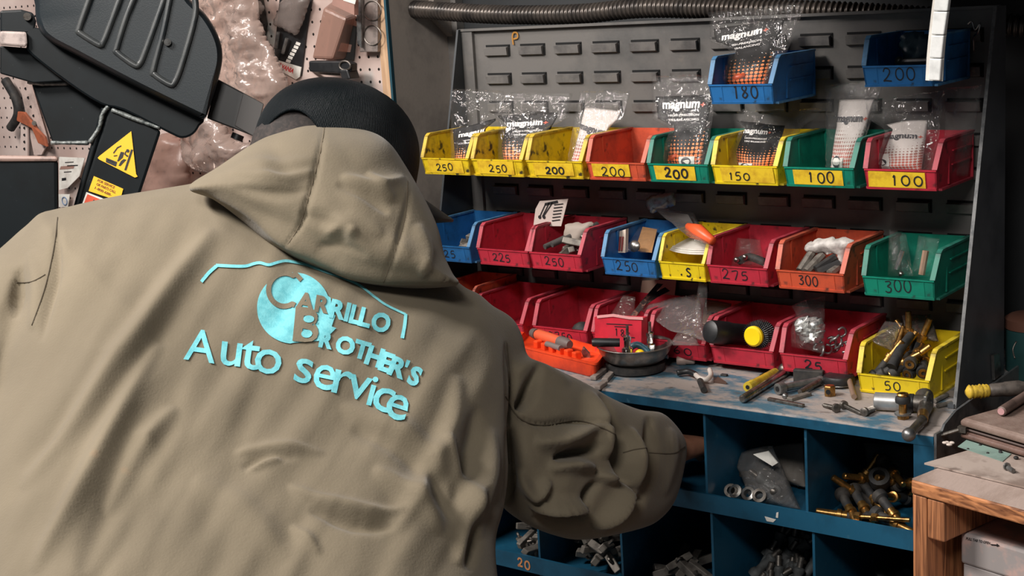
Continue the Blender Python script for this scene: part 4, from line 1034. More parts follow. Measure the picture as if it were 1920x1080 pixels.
t = MB(); t.cyl(T(314, 79, -.099), T(314, 79, -.107), .005, 12); t.cyl(T(314, 79, -.107), T(314, 79, -.1075), .0025, 8); t.build('screw', M_steel, TM, smooth=True)
BMp = crom([(48,62),(56,50),(90,60),(200,110),(310,165),(380,218),(374,236),(362,252),(342,259),(318,250),(232,207),(190,196),(130,158),(60,104),(50,86)], 3)
plate('arm_beam', BMp, -.06, .06, M_mach, .003)
plate('end_block', [(0,58),(50,60),(52,84),(46,88),(0,84)], -.07, .03, mat('worn_grey_block', (168, 152, 146), .6, c2=(120, 108, 104), nscale=60), .003)
plate('lower_block', [(0,86),(52,90),(130,152),(62,156),(0,138)], -.04, .04, M_mach, .002)
plate('hinge_bracket', [(0,20),(40,18),(62,24),(68,40),(64,62),(30,64),(0,60)], -.06, .02, M_mach, .003)
t = MB(); t.cyl(T(51, 31, -.06), T(51, 31, -.069), .0055, 12); t.build('bolt', M_dsteel, TM, smooth=True)
plate('gusset', [(60,158),(130,155),(205,197),(168,270),(98,266)], -.02, .03, M_mach, .002)
def weld(pl, d):
    t = MB(); pts = smooth_path([T(x, y, d) for x, y in pl], 5); r = [.0032+.0012*noise.noise(p*300) for p in pts]; t.tube(pts, r, 7); t.build('weld', M_weld, TM, smooth='all')
weld([(52,154),(80,157),(130,156)], -.022); weld([(96,268),(130,268),(166,268)], -.022); weld([(204,198),(192,215),(186,240),(168,268)], -.056); weld([(210,206),(260,226),(300,240)], -.057)
plate('lamp_bar', [(408,148),(494,194),(477,256),(388,222)], -.060, -.005, mat('bar_black', (50, 48, 47), .45, c2=(40, 39, 38), nscale=20), .002)
plate('lamp_bar_cap', [(456,174),(495,195),(478,257),(440,236)], -.0615, -.0035, mat('bar_cap', (66, 62, 60), .5), .001)
t = MB(); t.cyl(T(447, 252, -.03), T(443, 262, -.03), .009, 12); t.build('thumb_screw', M_black, TM, smooth=True)
COLP = [(206,198),(240,208),(302,246),(262,366),(222,470),(170,620),(60,620),(146,386)]
plate('column', COLP, -.055, .03, M_mach, .004)
t = MB(); t.tube([T(197, 204, -.05), T(146, 386, -.05), T(70, 600, -.05)], .0055, 10); t.build('column_edge', M_mach, TM, smooth=True)
plate('machine_body', [(-220,292),(109,298),(112,560),(112,640),(-220,640)], -.09, .16, M_mach, .006)
plate('body_rim', [(-220,288),(108,293),(110,303),(-220,305)], -.094, .16, mat('worn_brown_rim', (150, 124, 114), .55, c2=(88, 76, 72), nscale=40), .004)
a, b = T(-220, 640, -.05), T(170, 640, .12)
t = MB(); t.span((min(a.x, b.x), min(a.y, b.y)+.05, 0.0), (max(a.x, b.x), max(a.y, b.y)-.05, T(0, 600).z)); t.build('pedestal', M_mach, TM, bevel=.006)
# stickers on the column
def decal(name, pts, m, d, parent, th=.0008): 
    t = MB(); n = len(pts); t.add([T(x, y, d) for x, y in pts]+[T(x, y, d-th) for x, y in pts], [list(range(n)), list(range(n, 2*n))]+[(i, (i+1) % n, (i+1) % n+n, i+n) for i in range(n)])
    return t.build(name, m, parent)
M_ylw = mat('sticker_yellow', (246, 186, 22), .5); CD = -.0562
s1 = decal('warning_sticker', [(246,246),(255,326),(258,331),(253,333),(186,299),(183,296),(187,292)], M_ylw, CD, TM)
def K(x, y): return (x/3.6, 180+y/3.6)
for pts in ([(716,418),(722,418),(790,445),(782,474),(776,474),(714,446)], [(884,360),(898,362),(852,502),(838,500)], [(790,440),(815,376),(838,380),(828,415),(800,440)], [(815,440),(835,425),(852,430),(812,472),(800,470)], [(838,395),(846,372),(852,372),(848,392),(866,402),(858,412)],
            [(762,384),(790,345),(818,332),(818,340),(795,352),(768,388)], [(766,402),(790,398),(790,404),(768,408)], [(728,428),(780,450),(778,456),(726,434)]):
    decal('pictogram', [K(*p) for p in pts], M_inkp, CD-.0009, s1, .0004)
t = MB(); ctr = T(862/3.6, 180+370/3.6, CD-.0009); t.lathe([(.0024, 0), (.0024, .0005)], ctr, -FWD, 12); t.build('pictogram', M_inkp, s1)
s2 = decal('service_sticker', [(176,330),(231,354),(226,372),(208,372),(166,358)], M_ylw, CD, TM)
fT = lambda x, y: T(x, y, CD-.0012)
M_br = mat('brown_print', (120, 60, 20), .6)
flat_text('lettering', 'FOR SERVICE', (182, 340), (214, 354), 5, 0, M_br, s2, .02, px=fT); flat_text('lettering', 'OR PARTS CALL', (180, 347), (216, 363), 5, 0, M_br, s2, .02, px=fT); flat_text('lettering', '1-800-688-', (177, 354), (208, 368), 5, 0, M_br, s2, .02, px=fT)
s3 = decal('danger_sticker', [(162,360),(198,374),(176,440),(138,428)], M_white, CD, TM)
decal('red_panel', [(164,364),(194,376),(176,425),(144,415)], mat('sticker_red', (206, 76, 42), .5), CD-.0009, s3, .0004)
decal('pictogram', [(170,382),(176,374),(184,384),(178,390)], M_inkp, CD-.0014, s3, .0003)

# ------------------------------------------------------------------ bags and pouches
def keep_in(key):
    """a bag sags inside its bin: below the rim it stays between the bin's sides, above it stays clear of the louvers"""
    if key is None: return lambda p: p
    if isinstance(key, tuple):
        x0, x1, y0, y1, z0 = key
        return lambda p: Vector((min(max(p.x, x0), x1), min(max(p.y, y0), y1), max(p.z, z0)))
    b = BINS[key]; x0, x1 = b['x']-b['w']/2+.0085, b['x']+b['w']/2-.0085; zt = b['z']+BH
    def f(p):
        p.z = max(p.z, b['z']+.005+.0*p.z)
        k = max(0.0, min(1.0, (zt+.018-p.z)/.014))
        if k > 0:
            cx = min(max(p.x, x0), x1); cy = min(max(p.y, b['y']+(.0045 if p.z < b['z']+.036 else -.02)), b['y']+.114)
            p.x += (cx-p.x)*k; p.y += (cy-p.y)*k
        p.y = min(p.y, YPN-.012)
        return p
    return f
def patch(corners, Yb, Yt, bulge, seed, amp, freq=30.0, skew=0.0, key=None):
    KI = keep_in(key)
    """front surface of a limp bag spanned by bottom-left, bottom-right, top-right, top-left picture points"""
    bl, br, tr, tl = [PY(c[0], c[1], Y) for c, Y in zip(corners, (Yb, Yb, Yt, Yt))]
    def S(u, v, back=False, off=0.0):
        p = (bl*(1-u)+br*u)*(1-v)+(tl*(1-u)+tr*u)*v
        e = max(0, (1-(2*u-1)**4))*max(0, min(1, v*6))*max(0, min(1, (1-v)*1.6))
        q = p*freq
        w = noise.noise(Vector((q.x+seed*3.1, q.z+seed, seed)))*amp+(abs(noise.noise(Vector((q.x*1.9+seed, q.z*1.9, seed*2))))-.2)*amp*1.2
        sgn = .35 if back else -1.0
        return KI(p+Vector((0, sgn*(bulge*e+(w*(.35+.65*e) if not back else w*.2))-off, noise.noise(Vector((q.x, seed, 5)))*amp*.5*v)))
    return S
def bag_mesh(S, nu=20, nv=24, uv=False, rag=0.0):
    t = MB(); idx = {}
    for b in (0, 1):
        for i in range(nu+1):
            for j in range(nv+1):
                if b == 1 and (i in (0, nu) or j in (0, nv)): idx[(1, i, j)] = idx[(0, i, j)]; continue
                idx[(b, i, j)] = len(t.v); t.v.append(S(i/nu, j/nv, b == 1))
                if uv: t.uv[len(t.v)-1] = (i/nu, j/nv)
    for b in (0, 1):
        for i in range(nu):
            for j in range(nv):
                f = [idx[(b, i, j)], idx[(b, i+1, j)], idx[(b, i+1, j+1)], idx[(b, i, j+1)]]
                t.f.append(f if b == 0 else f[::-1]); t.mi.append(0)
    return t
def pouch_mat(name, base, dot1, dot2, fade):
    """printed pouch: plain upper field, half-tone dots swelling towards the bottom"""
    m, n, L, b = _nt(name); uv = n.new('ShaderNodeUVMap'); sp = n.new('ShaderNodeSeparateXYZ'); L.new(uv.outputs[0], sp.inputs[0])
    def math_(op, a, bb, clamp=False):
        k = n.new('ShaderNodeMath'); k.operation = op; k.use_clamp = clamp
        for i, x in enumerate((a, bb)):
            if x is None: continue
            if isinstance(x, (int, float)): k.inputs[i].default_value = x
            else: L.new(x, k.inputs[i])
        return k.outputs[0]
    fx = math_('SUBTRACT', math_('FRACT', math_('MULTIPLY', sp.outputs[0], 13.0), None), .5); fy = math_('SUBTRACT', math_('FRACT', math_('MULTIPLY', sp.outputs[1], 20.0), None), .5)
    d = math_('SQRT', math_('ADD', math_('MULTIPLY', fx, fx), math_('MULTIPLY', fy, fy)), None)
    hump = math_('MULTIPLY', math_('SINE', math_('MULTIPLY', sp.outputs[0], 7.5), None), .07)
    rad = math_('MULTIPLY', math_('SUBTRACT', math_('ADD', fade, hump), sp.outputs[1]), 1.7)
    rad = math_('MINIMUM', rad, .42); on = math_('LESS_THAN', d, rad)
    cr = n.new('ShaderNodeMix'); cr.data_type = 'RGBA'; cr.inputs[6].default_value = srgb(dot1); cr.inputs[7].default_value = srgb(dot2); L.new(math_('MULTIPLY', sp.outputs[1], 2.2, True), cr.inputs[0])
    mx = n.new('ShaderNodeMix'); mx.data_type = 'RGBA'; mx.inputs[6].default_value = srgb(base); L.new(cr.outputs[2], mx.inputs[7]); L.new(on, mx.inputs[0])
    L.new(mx.outputs[2], b.inputs['Base Color']); b.inputs['Roughness'].default_value = .5; b.inputs['Specular IOR Level'].default_value = .25
    return m
M_pb = pouch_mat('black_pouch', (22, 21, 22), (236, 92, 36), (250, 160, 100), .54)
M_pw = pouch_mat('white_pouch', (206, 196, 190), (206, 82, 62), (150, 120, 112), .62)
M_ptxt = mat('pouch_white_print', (244, 240, 236), .5); M_pdark = mat('pouch_dark_print', (58, 56, 60), .5); M_plus = mat('pouch_red_plus', (206, 84, 56), .5)
M_orange = mat('orange_plastic', (226, 92, 48), .4)
def surf_text(name, s, S, u0, u1, v0, hv, m, parent, bold=.03, slope=0.0):
    vs, fs = text2d(s, 1.0, bold, cell=.35); xs = [v[0] for v in vs]; ys = [v[1] for v in vs]
    k = (u1-u0)/(max(xs)-min(xs)); ky = hv/max(ys); t = MB()
    t.add([S(u0+(x-min(xs))*k, v0+y*ky+slope*(x-min(xs))*k, False, .0012) for x, y in vs], fs); return t.build(name, m, parent)
def surf_quad(name, S, u0, u1, v0, v1, m, parent, off=.0014, n=6):
    t = MB(); t.add([S(u0+(u1-u0)*i/n, v0+(v1-v0)*j/n, False, off) for i in range(n+1) for j in range(n+1)], [(i*(n+1)+j, (i+1)*(n+1)+j, (i+1)*(n+1)+j+1, i*(n+1)+j+1) for i in range(n) for j in range(n)])
    return t.build(name, m, parent)
def weight_bag(label, pouch, sleeve, Yb, Yt, white, seed, tu=(.12, .88), tv=.80, slope=0.0, extra=(), sub=True, group='bags of balancing beads in the bins', bulge=.010, th=.07, key=None):
    c0 = PY((sleeve[0][0]+sleeve[1][0])/2, (sleeve[0][1]+sleeve[1][1])/2, Yb)
    o = thing('parts_bag', label, 'bag', c0, group)
    S = patch(pouch, Yb, Yt, bulge, seed, .0045, 26, key=key); p = bag_mesh(S, uv=True).build('printed_pouch', M_pw if white else M_pb, o, smooth='all')
    m = M_pdark if white else M_ptxt
    surf_text('lettering', 'magnum', S, tu[0], tu[0]+(tu[1]-tu[0])*.88, tv, th, m, p, .035, slope)
    surf_text('lettering', '+', S, tu[0]+(tu[1]-tu[0])*.90, tu[1], tv+slope*(tu[1]-tu[0]), th*.8, M_plus, p, .03, slope)
    if sub and not white:
        surf_text('lettering', 'HIGH-PRECISION', S, tu[0]+.16*(tu[1]-tu[0]), tu[1]-.1*(tu[1]-tu[0]), tv-.105, .028, m, p, .015, slope); surf_text('lettering', 'TIRE BALANCING', S, tu[0]+.16*(tu[1]-tu[0]), tu[1]-.1*(tu[1]-tu[0]), tv-.165, .028, m, p, .015, slope)
    for kind, u0, u1, v0, v1 in extra:
        if kind == 'tag':
            q = surf_quad('size_tag', S, u0, u1, v0, v1, M_white, p)
            t = MB(); cu, cv = (u0+u1)/2, (v0+v1)/2+.02; r = (u1-u0)*.33
            t.add([S(cu+r*math.cos(a*.5236), cv+r*.55*math.sin(a*.5236), False, .0022) for a in range(12)], [list(range(12))]); t.build('size_dot', M_pdark, p)
        elif kind == 'blob':
            t = MB(); dy = Vector((0, .004, .007)); c = S((u0+u1)/2, (v0+v1)/2)+dy; a = S(u0, v0)+dy; bq = S(u1, v1)+dy
            t.tube([a, c, bq], [.003, .0055, .003], 8); t.build('orange_tool', M_orange, o, smooth='all')
    S2 = patch(sleeve, Yb-.008, Yt+.0, bulge*1.35, seed+4.4, .006, 34, key=key); bag_mesh(S2, 22, 26).build('clear_sleeve', M_film, o, smooth='all')
    return o, S
YA, YT_ = 1.790, 1.845
weight_bag('clear bag with black pouch in the leftmost grimy yellow bin', [(853,322),(925,320),(930,222),(850,243)], [(846,322),(934,322),(945,168),(843,168)], YA, 1.80, False, 1.1, tu=(.16,.98), tv=.78, slope=.0, key='a1')
weight_bag('clear bag with black pouch in the second yellow bin from left', [(947,322),(1030,322),(1046,210),(934,216)], [(936,322),(1046,322),(1074,176),(925,172)], YA, YT_, False, 2.3, tu=(.16,.88), tv=.80, key='a2')
weight_bag('clear bag with white pouch rising from the third yellow bin, left of the orange bin', [(1066,324),(1132,324),(1164,206),(1098,200)], [(1060,324),(1146,324),(1183,170),(1086,170)], YA, YT_, True, 3.7, tu=(.0,.92), tv=.68, slope=-.10, key='a3')
weight_bag('tall clear bag with black pouch standing in the green bin marked 200', [(1240,324),(1312,324),(1336,178),(1229,180)], [(1228,324),(1322,324),(1347,141),(1221,140)], YA, YT_, False, 4.2, tu=(.13,.92), tv=.84, extra=(('tag', .55, .88, .05, .22), ('blob', .14, .46, .08, .17)), th=.08, key='a5')
weight_bag('slumped clear bag with folded black pouch in the yellow bin marked 150', [(1386,324),(1446,324),(1472,236),(1372,226)], [(1350,324),(1455,324),(1545,204),(1384,206)], YA, YT_, False, 5.9, tu=(.2,.8), tv=.78, slope=.05, extra=(('tag', .15, .55, .04, .22),), bulge=.016, key='a6')
weight_bag('clear bag with white pouch at the right side of the green bin marked 100', [(1556,324),(1598,324),(1640,184),(1574,186)], [(1548,324),(1602,324),(1662,140),(1550,166)], YA+.015, YT_, True, 6.4, tu=(.02,.98), tv=.70, extra=(('tag', .1, .6, .06, .22),), key='a7')
weight_bag('clear bag with white pouch in the red bin marked 100', [(1650,324),(1728,324),(1740,224),(1640,232)], [(1644,324),(1752,324),(1772,168),(1622,188)], YA, YT_-.01, True, 7.7, tu=(.18,.96), tv=.70, slope=-.06, extra=(('tag', .0, .36, .04, .40),), bulge=.015, key='a8')
weight_bag('clear bag with black pouch standing in the blue bin marked 180', [(1346,172),(1432,172),(1472,34),(1338,54)], [(1337,172),(1448,172),(1512,2),(1328,22)], YA, YT_, False, 8.8, tu=(.13,.82), tv=.80, slope=.04, extra=(('blob', .3, .62, .10, .17),), bulge=.014, key='t1')
def clear_bag(label, c, Yb, Yt, seed, m=None, bulge=.012, amp=.006, cat='bag', name='clear_bag', n=(20, 22), freq=34, group=None, key=None):
    t = bag_mesh(patch(c, Yb, Yt, bulge, seed, amp, freq, key=key), n[0], n[1]); bl = PY((c[0][0]+c[1][0])/2, (c[0][1]+c[1][1])/2, Yb)
    return tag(t.build(name, m or M_film, smooth='all', origin=bl), label, cat, group)
clear_bag('empty clear bag poking up behind the red bin marked 100', [(1768,330),(1815,330),(1842,160),(1772,165)], 1.815, 1.845, 9.3)
clear_bag('clear bag tail drooping below the shaded blue bin marked 200', [(1545,240),(1630,236),(1626,150),(1548,160)], 1.84, 1.86, 10.1, bulge=.008)
# --- middle row contents
def card(label, pts, Y, m, th=.0012, name='card', cat='card', lean=0.0, thing_=False):
    q = [PY(x, y, Y) for x, y in pts]; zmin = min(p.z for p in q); q = [p+Vector((0, (p.z-zmin)*lean, 0)) for p in q]
    t = MB(); t.prism(q, (0, th, 0)); return tag(t.build(name, m, origin=q[0]), label, cat)
c = card('white printed hang card standing behind the red bins marked 225 and 250', [(1000,424),(1052,424),(1065,373),(1012,377),(1004,392)], 1.80, mat('hang_card', (196, 180, 172), .7), name='hang_card')
t = MB(); YK = 1.7995
for a, b in (((1013,404),(1023,382)), ((1017,406),(1030,380)), ((1020,404),(1036,380))): t.ribbon([PY(*a, YK), PY(*b, YK)], .0018, (0, -1, 0), .0004)
for k in range(6): t.ribbon([PY(1039-k*.8, 384+k*6, YK), PY(1056-k*1.2, 382+k*6, YK)], .0016, (0, -1, 0), .0004)
for x in (1012, 1020): t.lathe([(.003, 0), (.003, .0004)], PY(x, 407, YK), (0, -1, 0), 10)
t.ribbon([PY(1022, 383, YK), PY(1046, 378, YK)], .004, (0, -1, 0), .0004)
t.build('print', M_inkp, c)
def orient(d):
    return Vector((0, 0, 1)).rotation_difference(Vector(d).normalized()).to_euler()
# small repeated parts: built once, then copied
def proto_lead():
    o = thing('wheel_weight', None, 'wheel weight', local=True); t = MB()
    t.add([(x*.0045*(1-.25*abs(z)), y*.0035, z*.014+(.002 if y > 0 else 0)) for z in (-1, -.6, .6, 1) for x, y in ((-1, -1), (1, -1), (1, 1), (-1, 1))],
          [(0, 1, 2, 3), (12, 15, 14, 13)]+[(k*4+i, k*4+4+i, k*4+4+(i+1) % 4, k*4+(i+1) % 4) for k in range(3) for i in range(4)])
    t.build('lead_body', M_lead, o, bevel=.0008)
    t = MB(); t.tube(smooth_path([(0, .004, -.001), (0, .008, 0), (0, .0085, .003), (0, .005, .005)], 3), .0016, 6); t.build('steel_clip', M_dsteel, o); return o
def proto_valve():
    o = thing('tyre_valve', None, 'valve stem', local=True); t = MB()
    t.lathe([(.0075, -.016), (.0078, -.013), (.006, -.011), (.0072, -.008), (.0058, .0), (.0042, .010)], n=14); t.build('rubber_base', M_rubber, o, smooth=True)
    t = MB(); t.lathe([(.0036, .009), (.0036, .016), (.0046, .0165), (.0046, .021), (.0034, .0215), (.0034, .029), (.002, .030)], n=14); t.build('brass_tip', M_brass, o, smooth=True); return o
def proto_sensor():
    o = thing('tyre_valve', None, 'valve stem', local=True); t = MB()
    t.lathe([(.009, -.018), (.0095, -.012), (.008, -.008), (.0062, -.006), (.006, .012), (.0075, .014), (.0075, .019), (.005, .021)], n=14); t.build('rubber_base', M_sensor, o, smooth=True)
    t = MB(); t.lathe([(.0042, .019), (.0042, .034), (.0028, .035)], n=12); t.build('metal_tip', M_dsteel, o, smooth=True); return o
def proto_clip():
    o = thing('steel_clip', None, 'clip', local=True); t = MB()
    t.tube(smooth_path([(-.006, 0, -.004), (-.006, 0, .004), (0, 0, .007), (.006, 0, .004), (.006, 0, -.003)], 3), .0018, 6); t.build('bent_wire', M_galv, o, smooth='all')
    return o
def proto_big():
    o = thing('tyre_valve', None, 'valve stem', local=True); t = MB()
    t.lathe([(.003, -.022), (.0085, -.022), (.0092, -.018), (.0085, -.014), (.0055, -.012), (.0052, .006)], n=16); t.build('rubber_base', M_rubber, o, smooth=True)
    t = MB(); t.lathe([(.0026, -.023), (.0062, -.0232), (.0062, -.0212), (.0026, -.021)], n=14, cap=False); t.build('brass_ring', M_brass, o, smooth=True); t = MB(); t.lathe([(.0052, .005), (.0052, .012), (.0066, .0125), (.0066, .017), (.0044, .0175), (.0040, .040), (.003, .041)], n=16); t.build('brass_tip', M_brass, o, smooth=True); return o
PROTO = {}
MK = dict(lead=proto_lead, valve=proto_valve, sensor=proto_sensor, clip=proto_clip, big=proto_big)
EXT = dict(lead=(-.015, .015, .0085), valve=(-.016, .030, .008), sensor=(-.018, .035, .0095), clip=(-.006, .009, .0085), big=(-.0235, .041, .0095))
def put(kind, loc, d, label, group, spin=0.0, sc=1.0, box=None):
    if box:                                                            # keep it on the floor and between the walls it lies in
        u = Vector(d).normalized(); e0, e1, er = EXT[kind]; loc = Vector(loc)
        for ax in range(3):
            lo = min(e0*u[ax], e1*u[ax])*sc-er*sc*math.sqrt(max(0, 1-u[ax]**2)); hi = max(e0*u[ax], e1*u[ax])*sc+er*sc*math.sqrt(max(0, 1-u[ax]**2))
            if box[ax][0] is not None: loc[ax] = max(loc[ax], box[ax][0]-lo+.0004)
            if box[ax][1] is not None: loc[ax] = min(loc[ax], box[ax][1]-hi-.0004)
    e = orient(d); m = e.to_matrix() @ Matrix.Rotation(spin, 3, 'Z'); e = m.to_euler()
    if kind not in PROTO:
        o = PROTO[kind] = MK[kind](); o.location = loc; o.rotation_euler = e; o['label'] = label; o['group'] = group
    else: o = copy_thing(PROTO[kind], loc, e, label, group)
    o.scale = (sc, sc, sc); return o
rg = random.Random(11)
def pile(kind, n, x0, x1, y0, y1, z, label, group, tilt=.5, h=.012, sc=1.0, heap=.5, away=None, box=None):
    for k in range(n):
        a = rg.uniform(0, 2*math.pi); fx = rg.random(); fy = rg.random()
        lift = h*(.5+heap*3*k/n*(1-abs(fx-.5)*1.2))
        d = Vector((math.cos(a), math.sin(a), rg.uniform(-tilt, tilt)))
        if away is not None: d = Vector(away)+Vector((rg.uniform(-.6, .6), rg.uniform(-.5, .5), rg.uniform(-.35, .45)))
        put(kind, (x0+(x1-x0)*fx, y0+(y1-y0)*fy, z+lift), d, label, group, rg.uniform(0, 6.28), sc, box)
def bbox(key):
    b = BINS[key]; return ((b['x']-b['w']/2+.007, b['x']+b['w']/2-.007), (b['y']+.003, b['y']+.115), (b['z']+.003, None))
def inbin(key, fx, fy, fz=0.0):
    b = BINS[key]; return Vector((b['x']+(fx-.5)*b['w'], b['y']+fy*.12, b['z']+.003+fz))
b = BINS['m1']; pile('lead', 7, b['x']+.0, b['x']+.032, b['y']+.012, b['y']+.08, b['z']+.004, 'grey wheel weight in the blue bin beside the hood', 'weights in the blue bin beside the hood', heap=.8, sc=1.25, box=bbox('m1'))
b = BINS['m3']; pile('lead', 10, b['x']-.005, b['x']+.035, b['y']+.015, b['y']+.095, b['z']+.006, 'grey wheel weight in the red bin marked 250', 'weights in the red bin marked 250', heap=1.1, sc=1.35, box=bbox('m3'))
for k, (dx, dz) in enumerate(((-.028, .030), (-.014, .034))):
    t = MB(); t.tube([inbin('m3', .5, .06, dz)+Vector((dx, 0, 0)), inbin('m3', .5, .75, dz+.02)+Vector((dx+.03, 0, 0))], .0042, 10)
    tag(t.build('grey_rod', mat('grey_stick', (70, 68, 66), .6), smooth=True, origin=inbin('m3', .5, .1, dz)), ['left long grey stick lying in the red bin marked 250', 'right long grey stick lying in the red bin marked 250'][k], 'stick')
t = MB(); crump = [(1058,425),(1090,418),(1112,420),(1100,445),(1085,470),(1072,468)]; crumple(t, crump, 1.80, .02, 3.3, .006, 5, 30)
tag(t.build('paper_bundle', mat('grey_paper', (150, 138, 128), .7), smooth='all', origin=PY(1080, 468, 1.80)), 'rolled grey paper bundle in the red bin marked 250', 'bundle')
# blue 250: small packets
c = card('cardboard packet with red stripes in the blue bin marked 250', [(1146,474),(1172,474),(1166,432),(1139,441)], 1.785, mat('kraft_card', (206, 188, 172), .7), name='packet', cat='packet', lean=.3, th=.008)
t = MB()
for k in range(4): t.ribbon([PY(1152+k*4.5, 470, 1.7848)+Vector((0, .001, 0)), PY(1150+k*4.5, 445, 1.7848)+Vector((0, .007, 0))], .0022, (0, -1, 0), .002)
t.build('red_stripes', mat('packet_red', (150, 62, 60), .6), c)
c = thing('blister_packet', 'clear packet of brown sticks in the blue bin marked 250', 'packet', PY(1195, 470, 1.79))
t = MB(); t.add([PY(x, y, Y) for x, y, Y in ((1190,470,1.782),(1222,474,1.782),(1232,430,1.85),(1205,425,1.85))]+[PY(x, y, Y+.008) for x, y, Y in ((1190,470,1.782),(1222,474,1.782),(1232,430,1.85),(1205,425,1.85))], [(0,1,2,3),(4,7,6,5),(0,4,5,1),(1,5,6,2),(2,6,7,3),(3,7,4,0)]); t.build('backing', mat('kraft2', (176, 130, 84), .6), c)
bag_mesh(patch([(1170,472),(1216,474),(1238,428),(1198,424)], 1.772, 1.845, .012, 2.9, .005, 40), 12, 12).build('clear_film', M_film, c, smooth='all')
t = MB(); t.lathe([(.008, 0), (.009, .004), (.004, .008)], PY(1192, 462, 1.776), (0, -1, .3), 12); t.build('chrome_cap', M_steel, c, smooth=True)
t = MB(); crumple(t, [(1212,372),(1245,362),(1262,364),(1266,385),(1240,392),(1220,400)], 1.862, .012, 6.1, .005, 5, 40)
tag(t.build('foil_packet', mat('foil_blue', (150, 166, 172), .3, .5, c2=(110, 84, 84), nscale=50), smooth='all', origin=PY(1240, 398, 1.862)), 'small foil packet standing behind the blue bin marked 250', 'packet')
# narrow yellow bin: folded papers, orange tool in a clear envelope lying on top
for k in range(3):
    t = MB(); pts = [PY(x, y, 1.775+.004*k) for x, y in smooth_path([(1242, 461-k*6, 0), (1262, 470-k*6, 0), (1290, 474-k*6, 0), (1322, 474-k*6, 0)], 3)] if False else [PY(p.x, p.y, 1.772+.004*k) for p in smooth_path([(1242, 461-k*4, 0), (1262, 470-k*4, 0), (1290, 475-k*4, 0), (1321, 476-k*4, 0)], 3)]
    n = len(pts); t.add(pts+[p+Vector((0, .05, .004)) for p in pts]+[p-ZV*.0012 for p in pts]+[p+Vector((0, .05, .003)) for p in pts], [(i, i+1, n+i+1, n+i) for i in range(n-1)]+[(2*n+i, 3*n+i, 3*n+i+1, 2*n+i+1) for i in range(n-1)]+[(i, 2*n+i, 2*n+i+1, i+1) for i in range(n-1)])
    tag(t.build('folded_paper', M_white, origin=pts[0]), ['lowest folded white paper in the narrow yellow bin', 'middle folded white paper in the narrow yellow bin', 'top folded white paper in the narrow yellow bin'][k], 'paper')
c = thing('clear_envelope', 'clear envelope with an orange tool lying across the narrow yellow bin', 'envelope', PY(1280, 430, 1.80))
A = [(1222,392,1.85),(1262,400,1.85),(1352,428,1.775),(1330,462,1.742)]
t = bag_mesh(patch([(1296,448),(1332,460),(1300,398),(1222,388)], 1.742, 1.855, .008, 4.9, .005, 40), 14, 16); t.build('clear_film', M_film_milky, c, smooth='all')
t = MB(); t.tube([PY(1290, 424, 1.79), PY(1310, 433, 1.775), PY(1336, 452, 1.752)], [.005, .010, .006], 10); t.build('orange_tool', M_orange, c, smooth='all')
t = MB(); t.add([PY(1240, 396, 1.845), PY(1290, 402, 1.82), PY(1300, 420, 1.80), PY(1262, 416, 1.83)], [(0, 1, 2, 3)]); t.build('dark_insert', mat('dark_insert', (70, 66, 64), .6), c)
clear_bag('clear bag with black strips in the red bin marked 275', [(1370,500),(1436,500),(1425,450),(1382,446)], 1.785, 1.82, 12.4, bulge=.014, key='m6')
c = thing('valve_kit', 'black strip with two chrome tips in the red bin marked 275', 'valve kit', PY(1400, 500, 1.79))
t = MB(); t.tube(smooth_path([PY(1385, 490, 1.785), PY(1405, 482, 1.80), PY(1434, 492, 1.80)]), .006, 8); t.build('black_strip', M_rubber, c, smooth='all')
for x, y in ((1381, 487), (1397, 482)):
    t = MB(); t.ball(PY(x, y, 1.778), .0042); t.build('chrome_tip', M_steel, c, smooth='all')
# bright orange bin: torn white packet with black strips
t = MB(); crumple(t, [(1508,470),(1520,452),(1545,446),(1600,448),(1612,456),(1588,472),(1585,508),(1572,512),(1570,478),(1535,476)], 1.80, .02, 9.9, .006, 5, 34)
tag(t.build('torn_packet', mat('crumpled_white', (196, 190, 184), .5, c2=(150, 144, 140), nscale=60), smooth='all', origin=PY(1560, 510, 1.80)), 'torn white paper packet in the bright orange bin', 'packet')
for k, (a, b_, m) in enumerate((((1500,508,1.775),(1525,470,1.80), M_lead), ((1512,510,1.772),(1542,478,1.80), M_lead), ((1530,506,1.775),(1566,482,1.80), M_rubber), ((1534,512,1.772),(1575,494,1.79), M_rubber), ((1556,514,1.77),(1574,500,1.79), M_lead))):
    t = MB(); t.tube([PY(*a), PY(*b_)], .0062, 8)
    tag(t.build('weight_strip', m, smooth=True, origin=PY(*a)), 'dull strip weight sticking out of the torn white packet', 'weight strip', 'strip weights in the bright orange bin')
clear_bag('left clear bag standing in the green bin marked 300', [(1664,518),(1712,518),(1700,438),(1667,430)], 1.785, 1.81, 14.6, bulge=.014, key='m8')
clear_bag('right clear bag standing in the green bin marked 300', [(1708,518),(1750,518),(1762,446),(1722,440)], 1.80, 1.83, 15.2, bulge=.014, m=M_film, key='m8')
t = MB(); t.tube([PY(1680, 505, 1.79), PY(1692, 470, 1.795)], .0032, 8); t.ball(PY(1690, 514, 1.782), .004); tag(t.build('valve_core', M_steel, smooth=True, origin=PY(1690, 515, 1.785)), 'thin steel pin inside the left clear bag of the green bin', 'pin')
t = MB(); t.tube([PY(1728, 515, 1.80), PY(1736, 470, 1.805)], .0045, 8); tag(t.build('valve_core', mat('tan_pin', (150, 120, 100), .5), smooth=True, origin=PY(1730, 515, 1.80)), 'tan pin inside the right clear bag of the green bin', 'pin')
